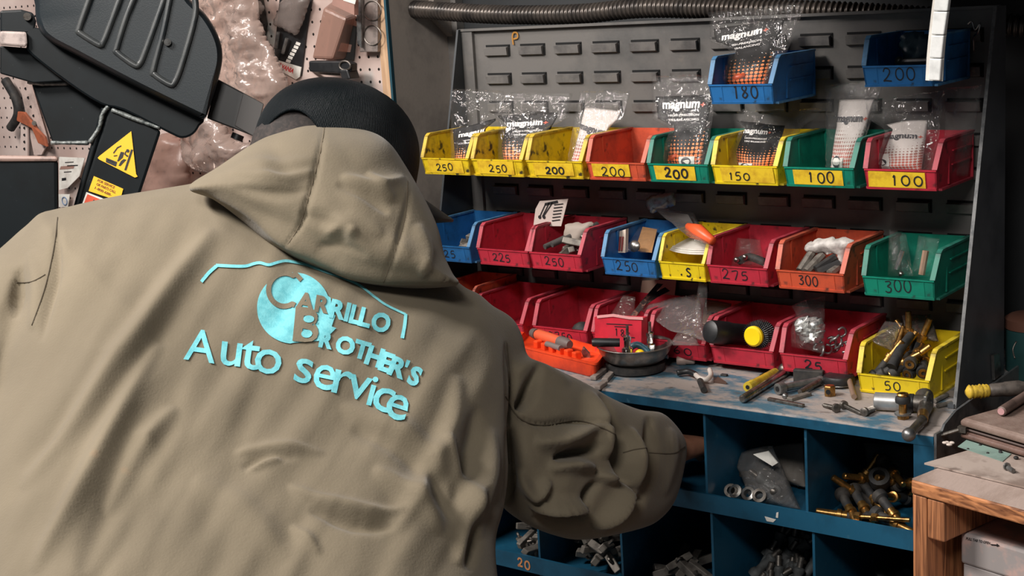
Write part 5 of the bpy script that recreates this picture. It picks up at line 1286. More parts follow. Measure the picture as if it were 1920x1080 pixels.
# --- bottom row contents
c = thing('loose_parts', 'white and black scrap lying in the red bin marked 2750', 'scrap', PY(1070, 630, 1.78))
t = MB(); t.ball(PY(1070, 631, 1.775), .009, (1, 1, .5)); t.build('white_piece', M_white, c, smooth='all'); t = MB(); t.ball(PY(1092, 622, 1.80), .016, (1.1, 1, 1)); t.build('black_piece', M_rubber, c, smooth='all')
c = thing('card_box', 'red card box standing behind the round steel tray', 'box', PY(1160, 690, 1.716))
q = [PY(x, y, 1.720) for x, y in ((1122,694),(1206,690),(1207,596),(1119,593))]; q = [Vector((p.x, 1.714, max(p.z, ZT+.0008))) for p in q]
t = MB(); t.prism(q, (0, .016, 0)); bxx = t.build('carton', mat('red_card', (200, 40, 58), .5, c2=(172, 34, 50), nscale=24), c)
t = MB(); t.ribbon([PY(1120, 594, 1.7135), PY(1150, 591, 1.7135), PY(1180, 596, 1.7135), PY(1206, 597, 1.7135)], .004, (0, -1, 0), .001); t.build('torn_edge', mat('torn_pink', (214, 150, 150), .7), c)
t = MB(); hw = random.Random(3); handwriting(t, '18-', PY(1152, 629, 1.7135), Vector((1, 0, 0)), ZV, Vector((0, -1, 0)), .011, .010, .0012, hw)
for a, b_ in (((1137, 607), (1185, 609)), ((1152, 612), (1178, 613)), ((1174, 632), (1190, 633))): t.ribbon([PY(*a, 1.7135), PY(*b_, 1.7135)], .0011, (0, -1, 0), .0003)
t.build('writing', M_ink, bxx)
clear_bag('crumpled clear film stuffed behind the red card box', [(1140,598),(1190,598),(1192,556),(1168,552)], 1.75, 1.78, 17.3, bulge=.012)
card('brown card standing behind the big clear bag', [(1196,580),(1262,580),(1268,524),(1204,526)], 1.868, mat('brown_card', (150, 128, 112), .8), name='card', cat='card')
for k, (a, b_) in enumerate((((1182,600,1.75),(1238,532,1.85)), ((1205,570,1.79),(1252,542,1.85)))):
    t = MB(); t.ribbon([PY(*a), PY((a[0]+b_[0])/2, (a[1]+b_[1])/2-2, (a[2]+b_[2])/2), PY(*b_)], .010, (0.1, -1, .3), .0012)
    tag(t.build('dark_strip', mat('burnt_strip', (44, 32, 30), .7, c2=(130, 84, 72), nscale=90, lo=.55, hi=.65), origin=PY(*a)), ['long dark mottled strip rising behind the red card box', 'short dark mottled strip before the brown card'][k], 'strip')
clear_bag('big clear bag spread over the red bin marked 60', [(1262,622),(1322,640),(1312,548),(1192,578)], 1.735, 1.80, 18.8, m=M_film_milky, bulge=.016, amp=.009, freq=24, n=(26, 26))
clear_bag('rolled edge of clear film hanging below the narrow yellow bin', [(1298,640),(1325,640),(1326,486),(1314,486)], 1.742, 1.77, 19.4, bulge=.008)
clear_bag('clump of dry crumpled film at the lip of the red bin marked 60', [(1254,648),(1312,648),(1300,622),(1270,622)], 1.728, 1.752, 20.2, m=M_film_milky, bulge=.014, amp=.01)
c0 = clear_bag('crumpled brownish packet with print behind the torch', [(1316,612),(1360,610),(1372,570),(1322,560)], 1.80, 1.86, 21.5, m=plastic_film('dusty_packet', (225, 215, 210), (150, 132, 122), haze=.6), bulge=.012)
flat_text('print', 'SOMO', (1324, 590), (1345, 590), 6, 1.782, M_inkp, c0)
c = thing('torch', 'black torch with a red side lying in the bin beside the brush', 'torch', PY(1350, 645, 1.76))
a, b_ = PY(1334, 622, 1.729), PY(1396, 628, 1.788)
t = MB(); dd = (b_-a); t.lathe([(.010, -.006), (.0155, -.003), (.0168, .002), (.0168, .030), (.0155, .036), (.0155, dd.length), (.012, dd.length+.002)], a, dd, 24); t.build('barrel', M_black, c, smooth=True)
t = MB(); m_ = a+dd*.35; nn = Vector((.15, -.75, .6)).normalized(); t.prism([a+dd*.42+nn*.0158+Vector((0, -.004, -.006)), a+dd*.95+nn*.0158+Vector((0, -.004, -.006)), a+dd*.95+nn*.0163+ZV*.004, a+dd*.42+nn*.0163+ZV*.004], nn*.0016); t.build('red_panel', mat('torch_red', (160, 46, 66), .5), c, bevel=.001)
c = thing('round_brush', 'round black bristle brush with a yellow hub in the red bin', 'brush', PY(1412, 650, 1.77))
ctr = PY(1412, 631, 1.742); ax = Vector((-.05, -1, .05)).normalized()
t = MB(); t.lathe([(.0, .002), (.012, .0025), (.0145, .0), (.0145, -.02), (.0, -.022)], ctr, ax, 24, cap=False); t.build('hub', mat('hub_yellow', (240, 206, 20), .4), c, smooth=True)
t = MB(); q = Vector((0, 0, 1)).rotation_difference(ax)
for r in range(3):
    for k in range(40):
        a = 2*math.pi*(k+.33*r)/40; d0 = q @ Vector((math.cos(a), math.sin(a), 0)); s0 = ctr-ax*(.006+.009*r)
        t.tube([s0+d0*.0135, s0+d0*.0205-ax*.001], [.0011, .0006], 5, cap=False)
t.build('bristles', M_black, c)
t = MB(); t.cyl(ctr-ax*.004, ctr-ax*.036, .0148, 24); t.build('core', M_black, c, smooth=True)
c = thing('clip_bag', 'clear bag of galvanised clips rising out of the red bin marked 25', 'bag', PY(1515, 665, 1.775))
bag_mesh(patch([(1484,650),(1545,664),(1546,555),(1482,572)], 1.762, 1.80, .016, 22.2, .008, 30, key='l6'), 22, 24).build('clear_film', M_film, c, smooth='all')
t = MB(); crumple(t, [(1490,606),(1506,594),(1540,598),(1546,625),(1532,644),(1502,638)], 1.776, .016, 23.1, .010, 4, 70); t.build('clip_mass', mat('galv_clips', (196, 196, 192), .35, .6, c2=(110, 112, 114), nscale=160), c, smooth=True)
pile('clip', 14, inbin('l6', .42, 0).x, inbin('l6', .9, 0).x, 1.762, 1.82, BINS['l6']['z']+.016, 'bent galvanised clip loose in the red bin marked 25', 'loose clips in the red bin marked 25', heap=.9, box=bbox('l6'))
b = BINS['l7']
for k, (x, y, Y, dx, dy, dz) in enumerate(((1650,688,1.738,.5,.3,.75), (1684,668,1.770,.42,.55,.75), (1704,640,1.80,-.05,.1,1), (1722,650,1.80,.3,.2,.9), (1712,672,1.752,-.1,.9,.15), (1668,694,1.732,.8,.2,.5), (1690,688,1.736,.7,.35,.6), (1735,690,1.745,-.3,.9,.2), (1690,640,1.81,-.6,.3,.5), (1722,690,1.76,.3,.9,.2), (1668,664,1.80,.2,.3,.9))):
    put('big', PY(x, y, Y), (dx, dy, dz), 'brass tipped valve stem in the big yellow bin marked 50', 'valve stems in the big yellow bin', k*.7, 1.0, bbox('l7'))
t = MB(); t.tube(smooth_path([PY(1668, 692, 1.735), PY(1690, 655, 1.76), PY(1712, 622, 1.79)]), [.006]*4+[.0065]*4+[.006], 10) if False else t.tube([PY(1672, 688, 1.733), PY(1688, 655, 1.755), PY(1708, 628, 1.785)], [.0075, .0062, .0058], 10)
tag(t.build('bent_hose', M_rubber, smooth=True, origin=PY(1672, 688, 1.733)), 'long bent rubber stem slanting across the big yellow bin', 'stem')
clear_bag('clear bag lying over the left of the big yellow bin', [(1632,640),(1672,658),(1692,606),(1660,600)], 1.76, 1.80, 24.4, m=M_film_milky, bulge=.012, key='l7')
clear_bag('smoky clear bag behind the valve stems in the big yellow bin', [(1700,640),(1760,640),(1745,588),(1690,590)], 1.81, 1.835, 25.4, m=plastic_film('smoky_film', (190, 184, 178), (120, 112, 106), haze=.4), bulge=.01, key='l7')

# ------------------------------------------------------------------ white adhesive weight strip, hose, added shade shelf over the rack
c = thing('weight_strip', 'white strip of square adhesive weights hanging before the shaded blue bin', 'weight strip', PY(1760, -60, 1.50))
L_ = [(1740.5,151),(1742,109),(1745.5,65.5),(1749.5,21),(1755,-24),(1761,-70),(1768,-116),(1776,-164),(1785,-212)]; R_ = [(1762,152),(1765,109.5),(1769.5,66),(1776,21.5),(1782,-24),(1789,-70),(1796,-116),(1804,-164),(1813,-212)]
M_wt = mat('white_weight', (226, 226, 224), .45, c2=(202, 202, 200), nscale=40)
for k in range(8):
    a0, a1, b0, b1 = L_[k], L_[k+1], R_[k], R_[k+1]
    q = [PY(a0[0], a0[1]-.6, 1.50), PY(b0[0], b0[1]-.6, 1.50), PY(b1[0], b1[1]+.8, 1.50), PY(a1[0], a1[1]+.8, 1.50)]
    if max(p.z for p in q) > 1.5145:
        for p in q: p.z = min(p.z, 1.5145)
        if q[2].z-q[1].z < .004: break
    t = MB(); t.prism(q, (.0, .0075, 0)); t.build('weight_block', M_wt, c, bevel=.0012)
t = MB(); t.ribbon([PY((a[0]+b[0])/2, (a[1]+b[1])/2, 1.5082) for a, b in zip(L_[:7], R_[:7])], .019, (0, 1, 0), .001); t.build('backing_tape', M_white, c)
hp = smooth_path([PY(738, 15, 1.955)+Vector((-.004, 0, 0)), PY(800, 19, 1.94), PY(900, 26, 1.925), PY(1000, 28, 1.92), PY(1100, 25, 1.92), PY(1200, 15, 1.92), PY(1300, 15, 1.92), PY(1400, 18, 1.92), PY(1550, 22, 1.93), PY(1720, 32, 1.95), PY(1885, 46, 1.97), PY(1990, 55, 1.98)], 30)
L0 = [0.0]
for a, b_ in zip(hp[:-1], hp[1:]): L0.append(L0[-1]+(b_-a).length)
N_ = int(L0[-1]/.00115); pts = []; rr = []; j = 0
for k in range(N_):
    s = L0[-1]*k/(N_-1)
    while j < len(hp)-2 and L0[j+1] < s: j += 1
    f = (s-L0[j])/max(L0[j+1]-L0[j], 1e-9); pts.append(hp[j]*(1-f)+hp[j+1]*f); rr.append(.0145+.0016*math.sin(s/.0078*2*math.pi))
t = MB(); t.tube(pts, rr, 14); tag(t.build('corrugated_hose', mat('hose_grey', (92, 84, 78), .3, .5, c2=(60, 56, 54), nscale=20), smooth='all', origin=hp[0]), 'grey corrugated hose running along above the louvered rack', 'hose')
c = thing('wire_hook', 'thin wire hook twisted at the back corner of the shaded blue bin', 'wire', PY(1825, 50, 1.85))
t = MB(); t.tube(smooth_path([PY(1814, 46, 1.85), PY(1822, 40, 1.85), PY(1828, 56, 1.85), PY(1838, 44, 1.85), PY(1834, 60, 1.85), PY(1826, 70, 1.86), PY(1826, 96, 1.87)], 5), .0012, 6); t.build('wire', M_steel, c, smooth='all')
t = MB(); t.tube([PY(1682, 116, 1.785), PY(1745, 114, 1.76)], .004, 8); t.ball(PY(1686, 114, 1.784), .0055); tag(t.build('key_tool', M_black, smooth=True, origin=PY(1700, 110, 1.78)), 'black key tool lying in the shaded blue bin', 'tool')
t = MB(); crumple(t, [(1690,66),(1745,62),(1742,112),(1700,116)], 1.80, .02, 31.1, .006, 5, 30); tag(t.build('clear_bag', plastic_film('blue_film', (120, 150, 170), (60, 84, 96), haze=.5), smooth='all', origin=PY(1700, 108, 1.80)), 'bluish plastic bag in the shaded blue bin', 'bag')

# ------------------------------------------------------------------ things lying on the bench top
def on(x, y, h=0.0): p = PZ(x, y, ZT); return Vector((p.x, p.y, ZT+h))
def rod(name, label, cat, a, b, r, m, r2=None, n=12):
    t = MB(); t.tube([a, b], [r, r2 or r], n); return tag(t.build(name, m, smooth=True, origin=a), label, cat)
# orange tool case
c = thing('tool_case', 'orange plastic tool case tray on the bench beside the sleeve', 'tool case', on(1060, 690))
z0, z1 = ZT+.0008, ZT+.024
ft = [on(960, 672), on(1118, 712), on(1139, 684), on(990, 640)]; out = [Vector((p.x, p.y, z0)) for p in ft]; ctr = sum(out, Vector())/4
def loop(k, z, r=6):
    pts = []; 
    for i in range(4):
        p0, p1, p2 = out[i-1], out[i], out[(i+1) % 4]
        a = p1+(p0-p1).normalized()*.012; b_ = p1+(p2-p1).normalized()*.012
        for j in range(r+1):
            tt = j/r; q = a*(1-tt)**2+p1*2*tt*(1-tt)+b_*tt**2; q = ctr+(q-ctr)*k; pts.append(Vector((q.x, q.y, z)))
    return pts
M_case = mat('case_orange', (238, 74, 30), .42, c2=(210, 60, 26), nscale=30)
t = MB(); rings = [loop(.90, z0), loop(.97, z0+.004), loop(1.0, z1-.004), loop(1.03, z1-.003), loop(1.03, z1), loop(.95, z1), loop(.92, z1-.008), loop(.90, z1-.009)]
n = len(rings[0]); t.v = [p for r in rings for p in r]
for k in range(len(rings)-1):
    for i in range(n): t.f.append([k*n+i, k*n+(i+1) % n, (k+1)*n+(i+1) % n, (k+1)*n+i]); t.mi.append(0)
t.f += [list(range(n))[::-1], list(range((len(rings)-1)*n, len(rings)*n))]; t.mi += [0, 0]
t.build('tray', M_case, c, smooth=True)
e1 = (out[2]-out[3]).normalized(); e2 = (out[1]-out[2]).normalized()
t = MB()
for k in range(6):
    q = ctr+e1*(-.05+.02*k)+e2*.012; t.box(Vector((q.x, q.y, z1-.004)), (.010, .012, .012), Matrix.Rotation(math.atan2(e1.y, e1.x), 3, 'Z'))
t.build('tool_rests', M_case, c, bevel=.002)
zt_ = z1+.006
def rel(u, v, z=zt_): q = ctr+e1*u+e2*v; return Vector((q.x, q.y, z))
c2_ = thing('hand_tool', 'orange and grey handled hook tool lying in the orange case', 'tool', rel(0, 0, z1))
t = MB(); t.tube([rel(-.062, -.004), rel(-.055, -.004), rel(-.02, -.002), rel(.006, 0)], [.005, .0085, .0085, .008], 12); t.build('orange_grip', mat('grip_orange', (222, 96, 60), .5), c2_, smooth=True)
t = MB(); t.tube([rel(-.070, -.005), rel(-.058, -.004)], [.0075, .0088], 12); t.build('grey_end', mat('grip_grey', (96, 84, 80), .6), c2_, smooth=True)
t = MB(); t.tube([rel(.004, 0), rel(.020, .001), rel(.030, .001)], [.0088, .0092, .006], 12); t.build('grey_collar', mat('grip_grey2', (104, 92, 88), .6), c2_, smooth=True)
rod('grey_rod', 'thin grey rod beside the grip in the orange case', 'rod', rel(-.025, .014, z1+.001), rel(.012, .016, z1+.001), .0045, mat('rod_grey', (120, 108, 104), .5))
c2_ = thing('blade_tool', 'steel knife blade standing at the right end of the orange case', 'blade', rel(.05, 0, z1))
t = MB(); q = [P(0, 0, 1)]; bl0 = PY(1098, 680, rel(.05, 0).y); t.prism([bl0, PY(1106, 676, rel(.05, 0).y), PY(1104, 662, rel(.05, 0).y), PY(1093, 650, rel(.05, 0).y), PY(1090, 660, rel(.05, 0).y)], (.001, .002, 0)); t.build('blade', M_steel, c2_)
# round magnetic tray
BC = on(1192, 694); c = thing('round_tray', 'round steel parts tray on a black rubber foot', 'tray', BC)
BR = .0535
t = MB(); t.lathe([(.040, .001), (.043, .003), (.043, .012), (.030, .013)], BC, (0, 0, 1), 40); t.build('rubber_foot', M_rubber, c, smooth=True)
t = MB(); t.lathe([(.020, .0125), (.034, .013), (.044, .019), (.051, .030), (BR, .0385), (BR+.002, .039), (BR+.002, .040), (BR-.0005, .0402), (.050, .031), (.043, .021), (.033, .0148), (.0, .0145)], BC, (0, 0, 1), 56, cap=False); t.build('bowl', mat('brushed_steel', (164, 160, 156), .33, .85, c2=(120, 112, 106), nscale=30), c, smooth='all')
zb_ = ZT+.017
def bw(u, v, z): return Vector((BC.x+RIGHT.x*u+FWD.x*v, BC.y+RIGHT.y*u+FWD.y*v, zb_+z))
for k, u in enumerate((-.012, .022)):
    c = thing('air_chuck', ['left chrome air nipple standing in the round steel tray', 'right chrome air nipple standing in the round steel tray'][k], 'air fitting', bw(u, 0, 0))
    t = MB(); t.lathe([(.007, .001), (.007, .012), (.0082, .013), (.0082, .019), (.005, .021), (.005, .030), (.006, .031), (.006, .036), (.003, .038)], bw(u, -.008+.016*k, 0), (.05, 0, 1), 14); t.build('nipple', mat('chrome', (206, 208, 212), .12, 1.0), c, smooth=True)
    t = MB(); t.cyl(bw(u, -.008+.016*k, .038)+Vector((.0018, 0, 0)), bw(u, -.008+.016*k, .052)+Vector((.0024, 0, 0)), .0022, 8); t.build('probe', M_dsteel, c, smooth=True)
c = thing('depth_gauge', 'black handled gauge lying across the left rim of the round steel tray', 'gauge', bw(-.02, 0, .01))
t = MB(); t.tube([bw(-.062, -.010, .0305), bw(-.058, -.010, .0305), bw(-.022, -.012, .0285)], [.005, .0066, .0062], 10); t.build('handle', M_black, c, smooth=True)
t = MB(); t.box(bw(-.008, -.018, .006), (.018, .010, .010)); t.build('head', M_black, c, bevel=.002)
t = MB(); t.ball(bw(-.016, -.022, .011), .005); t.ball(bw(-.018, -.024, .005), .0035); t.build('chrome_tip', M_steel, c, smooth='all')
t = MB(); t.tube(smooth_path([bw(-.008, .006, .014), bw(.004, .004, .020), bw(.016, .0, .012), bw(.022, -.006, .004)]), .005, 8); tag(t.build('teal_plug', mat('teal_plastic', (44, 84, 98), .4), smooth='all', origin=bw(0, 0, .01)), 'teal plastic plug arched in the round steel tray', 'cap')
t = MB(); t.ball(bw(.006, -.016, .010), .0082, (1, .8, .95)); tag(t.build('yellow_plug', mat('cap_yellow', (238, 196, 20), .4), smooth='all', origin=bw(.006, -.016, .003)), 'small yellow plastic plug in the round steel tray', 'cap')
for k, (u, v) in enumerate(((.030, .004), (.034, -.010))): rod('chrome_bit', ['upper thin bit at the right of the round steel tray', 'lower thin bit at the right of the round steel tray'][k], 'bit', bw(u, v, .004), bw(u+.012, v-.006, .004), .003, mat('bit_blue', (70, 90, 104), .3, .6))
# flat bars left of the tray
for k, (a, b_) in enumerate((((1134, 718), (1150, 700)), ((1112, 714), (1133, 698)), ((1120, 732), (1134, 722)))):
    A, B_ = on(*a, .0035), on(*b_, .0035); d = (B_-A).normalized(); t = MB(); t.box((A+B_)/2, ((B_-A).length, .009, .006), Matrix.Rotation(math.atan2(d.y, d.x), 3, 'Z'))
    tag(t.build('flat_bar', mat('dusty_bar', (150, 138, 130), .6, c2=(112, 102, 96), nscale=60), origin=A, bevel=.001), ['short dusty flat bar right in front of the round steel tray', 'dusty flat bar nearest the orange tool case corner', 'stub of flat bar near the bench edge below the tray'][k], 'bar')
# sleeve stub
A = on(1270, 684, .0068); c = tag(MB().lathe([(.0066, 0), (.0072, .002), (.0072, .012), (.0056, .014), (.0056, .024), (.0045, .026)], A, (.93, .35, 0), 16).build('metal_sleeve', mat('dusty_sleeve', (176, 152, 142), .5, .2), smooth=True, origin=A), 'small dusty ribbed sleeve lying under the red bin marked 60', 'sleeve')
# plier like clip with white jaws
c = thing('spring_clip', 'black and white spring clip lying open on the bench top', 'clip', on(1312, 715))
t = MB(); t.tube(smooth_path([on(1270, 707, .006), on(1290, 706, .0075), on(1306, 712, .007)]), [.0042]*8+[.0035], 8); t.build('upper_arm', M_black, c, smooth='all')
t = MB(); t.tube([on(1313, 722, .006), on(1320, 738, .005)], .0046, 8); t.build('lower_arm', M_rubber, c, smooth=True)
t = MB(); t.tube(smooth_path([on(1305, 712, .007), on(1312, 719, .008), on(1324, 721, .007), on(1333, 714, .008), on(1331, 706, .010)]), [.0030, .0040, .0046, .0042, .0036, .0036, .0036, .0036, .0036, .0036, .0032, .003, .003, .003, .003, .003, .003][:17], 8) if False else t.tube(smooth_path([on(1305, 712, .007), on(1312, 719, .008), on(1324, 721, .007), on(1333, 714, .008), on(1331, 706, .010)]), .0036, 8)
t.build('white_jaw', mat('dirty_white_plastic', (206, 196, 188), .5), c, smooth='all')
t = MB(); t.prism([on(1338, 718), on(1362, 721), on(1346, 711)], (0, 0, .004)); tag(t.build('brown_chip', mat('rust_chip', (84, 62, 52), .8), origin=on(1345, 718)), 'triangular brown chip on the bench right of the spring clip', 'chip')
t = MB(); t.box(on(1358, 705, .0015), (.010, .006, .003)); tag(t.build('dark_crumb', M_rubber, origin=on(1358, 705), bevel=.001), 'tiny dark crumb on the bench top behind the brown chip', 'crumb')
# yellow gauge tube and steel pencil gauge
c = thing('yellow_gauge', 'yellow see-through tube lying beside the steel pencil gauge', 'gauge', on(1430, 722))
a, b_ = on(1402, 736, .0075), on(1454, 708, .0075); dd = b_-a
t = MB(); t.lathe([(.003, 0), (.0068, .0), (.0072, .003), (.0068, .012), (.0072, .014), (.0062, .018), (.0062, dd.length)], a, dd, 18); t.build('tube', mat('amber_tube', (206, 178, 50), .2, c2=(150, 130, 50), nscale=40), c, smooth=True)
t = MB(); t.lathe([(.0029, -.0006), (.0029, .001)], a, dd, 12); t.build('bore', M_slot_shade, c)
c = thing('pencil_gauge', 'long steel pencil gauge with round head on the bench top', 'gauge', on(1430, 735))
a, b_ = on(1392, 757, .006), on(1464, 711, .0062); dd = b_-a
t = MB(); t.lathe([(.004, 0), (.0056, .002), (.0056, dd.length-.004), (.0066, dd.length), (.0066, dd.length+.008)], a, dd, 16); t.build('barrel', M_steel, c, smooth=True)
t = MB(); t.ball(on(1472, 705, .0095), .0095); t.build('round_head', M_dsteel, c, smooth='all')
t = MB(); t.tube(smooth_path([on(1425, 706, .002), on(1445, 697, .002), on(1470, 695, .002), on(1478, 702, .002)]), .0009, 6); tag(t.build('wire_loop', M_black, smooth='all', origin=on(1445, 697)), 'thin dark wire loop behind the steel pencil gauge', 'wire')
c = thing('steel_chuck', 'steel lever chuck with a round holed end lying on the bench', 'chuck', on(1480, 735))
a, b_ = on(1458, 741, .0085), on(1540, 722, .0065); dd = b_-a
t = MB(); t.lathe([(.003, 0), (.0078, .0), (.0082, .003), (.0082, .010), (.0055, .013), (.0055, dd.length-.006), (.0068, dd.length-.004), (.0068, dd.length)], a, dd, 18); t.build('body', M_galv, c, smooth=True)
t = MB(); t.lathe([(.0036, -.0006), (.0036, .001)], a, dd, 12); t.build('bore', M_slot_shade, c)
t = MB(); t.tube([on(1500, 742, .005), on(1538, 724, .007)], [.0036, .0046], 10); t.build('lever', M_dsteel, c, smooth=True)
t = MB(); t.ball(on(1472, 748, .004), .0042); t.build('knob', M_galv, c, smooth='all')
for k, (a, b_, w) in enumerate((((1441, 751), (1507, 764), .006), ((1480, 752), (1517, 741), .010))):
    A, B_ = on(*a, .0022), on(*b_, .0022); d = (B_-A).normalized(); t = MB(); t.box((A+B_)/2, ((B_-A).length, w, .0044), Matrix.Rotation(math.atan2(d.y, d.x), 3, 'Z'))
    tag(t.build('flat_bar', M_dsteel if k == 0 else M_lead, origin=A, bevel=.0008), ['slim steel bar nearest the edge before the lever chuck', 'short wide metal bar touching the slim steel bar'][k], 'bar')
A, B_ = on(1489, 716, .0095), on(1545, 720, .0095); d = (B_-A).normalized(); t = MB(); t.box((A+B_)/2, ((B_-A).length, .010, .019), Matrix.Rotation(math.atan2(d.y, d.x), 3, 'Z')); tag(t.build('black_block', M_rubber, origin=A, bevel=.0015), 'black rubber block in front of the red bin marked 25', 'block')
c = thing('black_cup', 'flat black rubber cup between the block and the big yellow bin', 'cup', on(1573, 722))
t = MB(); q = on(1573, 722); t.lathe([(.012, .001), (.021, .004), (.022, .010), (.020, .014), (.014, .016)], q, (0, 0, 1), 28); t.build('cup', M_black, c, smooth=True)
t = MB(); t.tube([q+Vector((-.022*math.cos(a*.15+3.2), -.022*abs(math.sin(a*.15+3.2)), .0035)) for a in range(16)], .0012, 6); t.build('pale_rim', M_steel, c, smooth='all')
c = thing('snap_in_valve', 'rubber snap-in valve with a steel tip leaning by the big yellow bin', 'valve stem', on(1592, 735))
a, b_ = on(1588, 713, .012), on(1601, 750, .006); dd = b_-a
t = MB(); t.lathe([(.008, -.004), (.0105, .0), (.0105, .006), (.0088, .009), (.0075, .011)], a, dd, 18); t.build('rubber_base', M_rubber, c, smooth=True)
t = MB(); t.lathe([(.0068, .010), (.0058, .022), (.0046, .024), (.0046, .034), (.0036, .035), (.0036, dd.length+.004)], a, dd, 16); t.build('metal_stem', mat('dusty_valve', (150, 126, 108), .5, .4), c, smooth=True)
q = on(1556, 742); c = thing('brass_nut', 'small square brass nut standing near the snap-in valve', 'nut', q)
t = MB(); t.lathe([(.0078, .0005), (.0078, .013), (.0066, .0142)], q, (0, 0, 1), 6); t.build('nut', M_brass, c)
t = MB(); t.lathe([(.0034, 0), (.0034, .0006)], q+Vector((.001, -.0070, .007)), (.1, -1, 0), 12); t.build('hole', M_slot_shade, c)
def screw(label, a, b_, r=.0026, head=.0058):
    A, B_ = on(*a, head), on(*b_, r); c = thing('screw', label, 'screw', A); dd = B_-A
    t = MB(); t.lathe([(head*.6, -.004), (head, -.003), (head, .001), (r, .002)], A, dd, 14); t.build('head', M_dsteel, c, smooth=True)
    t = MB(); pr = []; L_ = dd.length; k = 0; s = .002
    while s < L_-.004: pr += [(r*1.12, s), (r*.82, s+.0008)]; s += .0016
    pr.append((r*.3, L_)); t.lathe(pr, A, dd, 10); t.build('threaded_shank', M_dsteel, c, smooth=True)
screw('steel screw pointing left on the bench before the aluminium cylinder', (1567, 773), (1542, 763)); screw('long steel screw with its head to the left before the aluminium cylinder', (1583, 768), (1616, 780)); screw('short fat screw touching the long one, nearest the brass valve', (1622, 780), (1640, 771), .0038, .0056)
# aluminium cylinder with square flange
c = thing('air_cylinder', 'aluminium cylinder with black collar and square end plate below bin 50', 'cylinder', on(1690, 768))
a, b_ = on(1640, 769, .0122), on(1742, 775, .0122); dd = b_-a; L_ = dd.length
t = MB(); t.lathe([(.0100, 0), (.0114, .001), (.0114, L_*.62), (.0105, L_*.63)], a, dd, 32); t.build('barrel', mat('aluminium', (200, 198, 196), .35, .7, c2=(160, 158, 156), nscale=20), c, smooth=True)
t = MB(); t.lathe([(.0108, L_*.63), (.0118, L_*.64), (.0118, L_*.72), (.0108, L_*.73)], a, dd, 32); t.build('black_collar', M_black, c, smooth=True)
t = MB(); t.lathe([(.0108, L_*.73), (.0108, L_*.93)], a, dd, 24); t.build('dark_section', M_dsteel, c, smooth=True)
t = MB(); d = dd.normalized(); R = Matrix((d, Vector((-d.y, d.x, 0)).normalized(), ZV)).transposed(); t.box(a+dd*.955, (.004, .0236, .026), R); t.build('end_plate', M_galv, c, bevel=.001)
t = MB(); t.lathe([(.007, L_*.97), (.007, L_*1.06), (.005, L_*1.07)], a, dd, 16); t.build('black_port', M_black, c, smooth=True)
q = on(1693, 785); c = thing('brass_valve', 'brass valve with rubber ring and hex nut standing before the cylinder', 'valve stem', q)
t = MB(); t.lathe([(0.00774, 0.00050), (0.00774, 0.00521), (0.00688, 0.00571)], q, (0, 0, 1), 6); t.build('hex_nut', M_brass, c)
t = MB(); t.lathe([(0.01015, 0.00571), (0.01049, 0.00672), (0.01015, 0.00773), (0.00516, 0.00798)], q, (0, 0, 1), 24); t.build('washer', M_galv, c, smooth=True)
t = MB(); t.lathe([(0.00499, 0.00756), (0.00482, 0.01848), (0.00585, 0.01890), (0.00602, 0.02016)], q, (0, 0, 1), 20); t.build('brass_stem', M_brass, c, smooth=True)
t = MB(); t.lathe([(0.00645, 0.01974), (0.00912, 0.02100), (0.00963, 0.02436), (0.00877, 0.02814), (0.00731, 0.02940)], q, (0, 0, 1), 24); t.build('rubber_ring', M_rubber, c, smooth=True)
t = MB(); t.lathe([(0.00344, 0.02957), (0.00705, 0.02940), (0.00757, 0.03125), (0.00654, 0.03276), (0.00361, 0.03234)], q, (0, 0, 1), 22, cap=False); t.build('brass_collar', M_brass, c, smooth=True)
c = thing('long_valve', 'long brass and steel valve hanging over the front edge of the bench', 'valve stem', on(1732, 782))
A0, A1 = on(1735, 775, .0105), Vector((0, 0, 0)); e = on(1728, 806, .0070); A1 = PY(1727, 826, e.y-.030)
t = MB(); t.tube([on(1733, 765, .016), A0, on(1731, 790, .0098)], [.0115, .0100, .0072], 14); t.build('steel_head', M_dsteel, c, smooth=True)
t = MB(); t.tube([on(1731.5, 786, .0098), on(1730, 800, .0092)], [.0072, .0066], 14); t.build('brass_neck', M_brass, c, smooth=True)
m_ = on(1729.5, 801, .0092); dd = (Vector((m_.x+.004, m_.y-.052, m_.z-.003))-m_)
t = MB(); t.lathe([(.0064, 0), (.0064, .004), (.0058, .006), (.0056, dd.length-.010), (.0064, dd.length-.009), (.0064, dd.length-.004)], m_, dd, 14); t.build('stem', M_dsteel, c, smooth=True)
t = MB(); t.ball(m_+dd, .0085); t.build('ball_end', M_galv, c, smooth='all')
for k, (a, b_) in enumerate((((1752, 757), (1776, 745)), ((1758, 766), (1784, 760)))): rod('scrap_rod', ['thin dusty rod at the foot of the right rack side', 'lower dusty rod lying before the right rack side'][k], 'rod', on(*a, .0035), on(*b_, .0035), .003, M_lead)

# ------------------------------------------------------------------ parts in the pigeonholes
CU1, CU2 = ((-.9335+.0, -.7915), (YF+.004, YB-.002), (lipz[0]-.0218, None)), ((-.7865, -.646), (YF+.004, YB-.002), (lipz[0]-.0218, None))
CL1, CL2 = ((-.928, -.7835), (YF+.004, YB-.002), (lipz[1]-.0218, None)), ((-.779, -.646), (YF+.004, YB-.002), (lipz[1]-.0218, None))
CL0, CLA, CLB = ((-1.076, -.9325), (YF+.004, YB-.002), (lipz[1]-.0218, None)), ((-1.223, -1.0805), (YF+.004, YB-.002), (lipz[1]-.0218, None)), ((-1.37, -1.2275), (YF+.004, YB-.002), (lipz[1]-.0218, None))
def cb(c, z=0): return (c[0][0]+.002, c[0][1]-.002, c[1][0]+.002, c[1][1]-.004, c[2][0]+.001)
Z1 = lipz[0]-.022; Z2 = lipz[1]-.022; BY0 = YF+.012
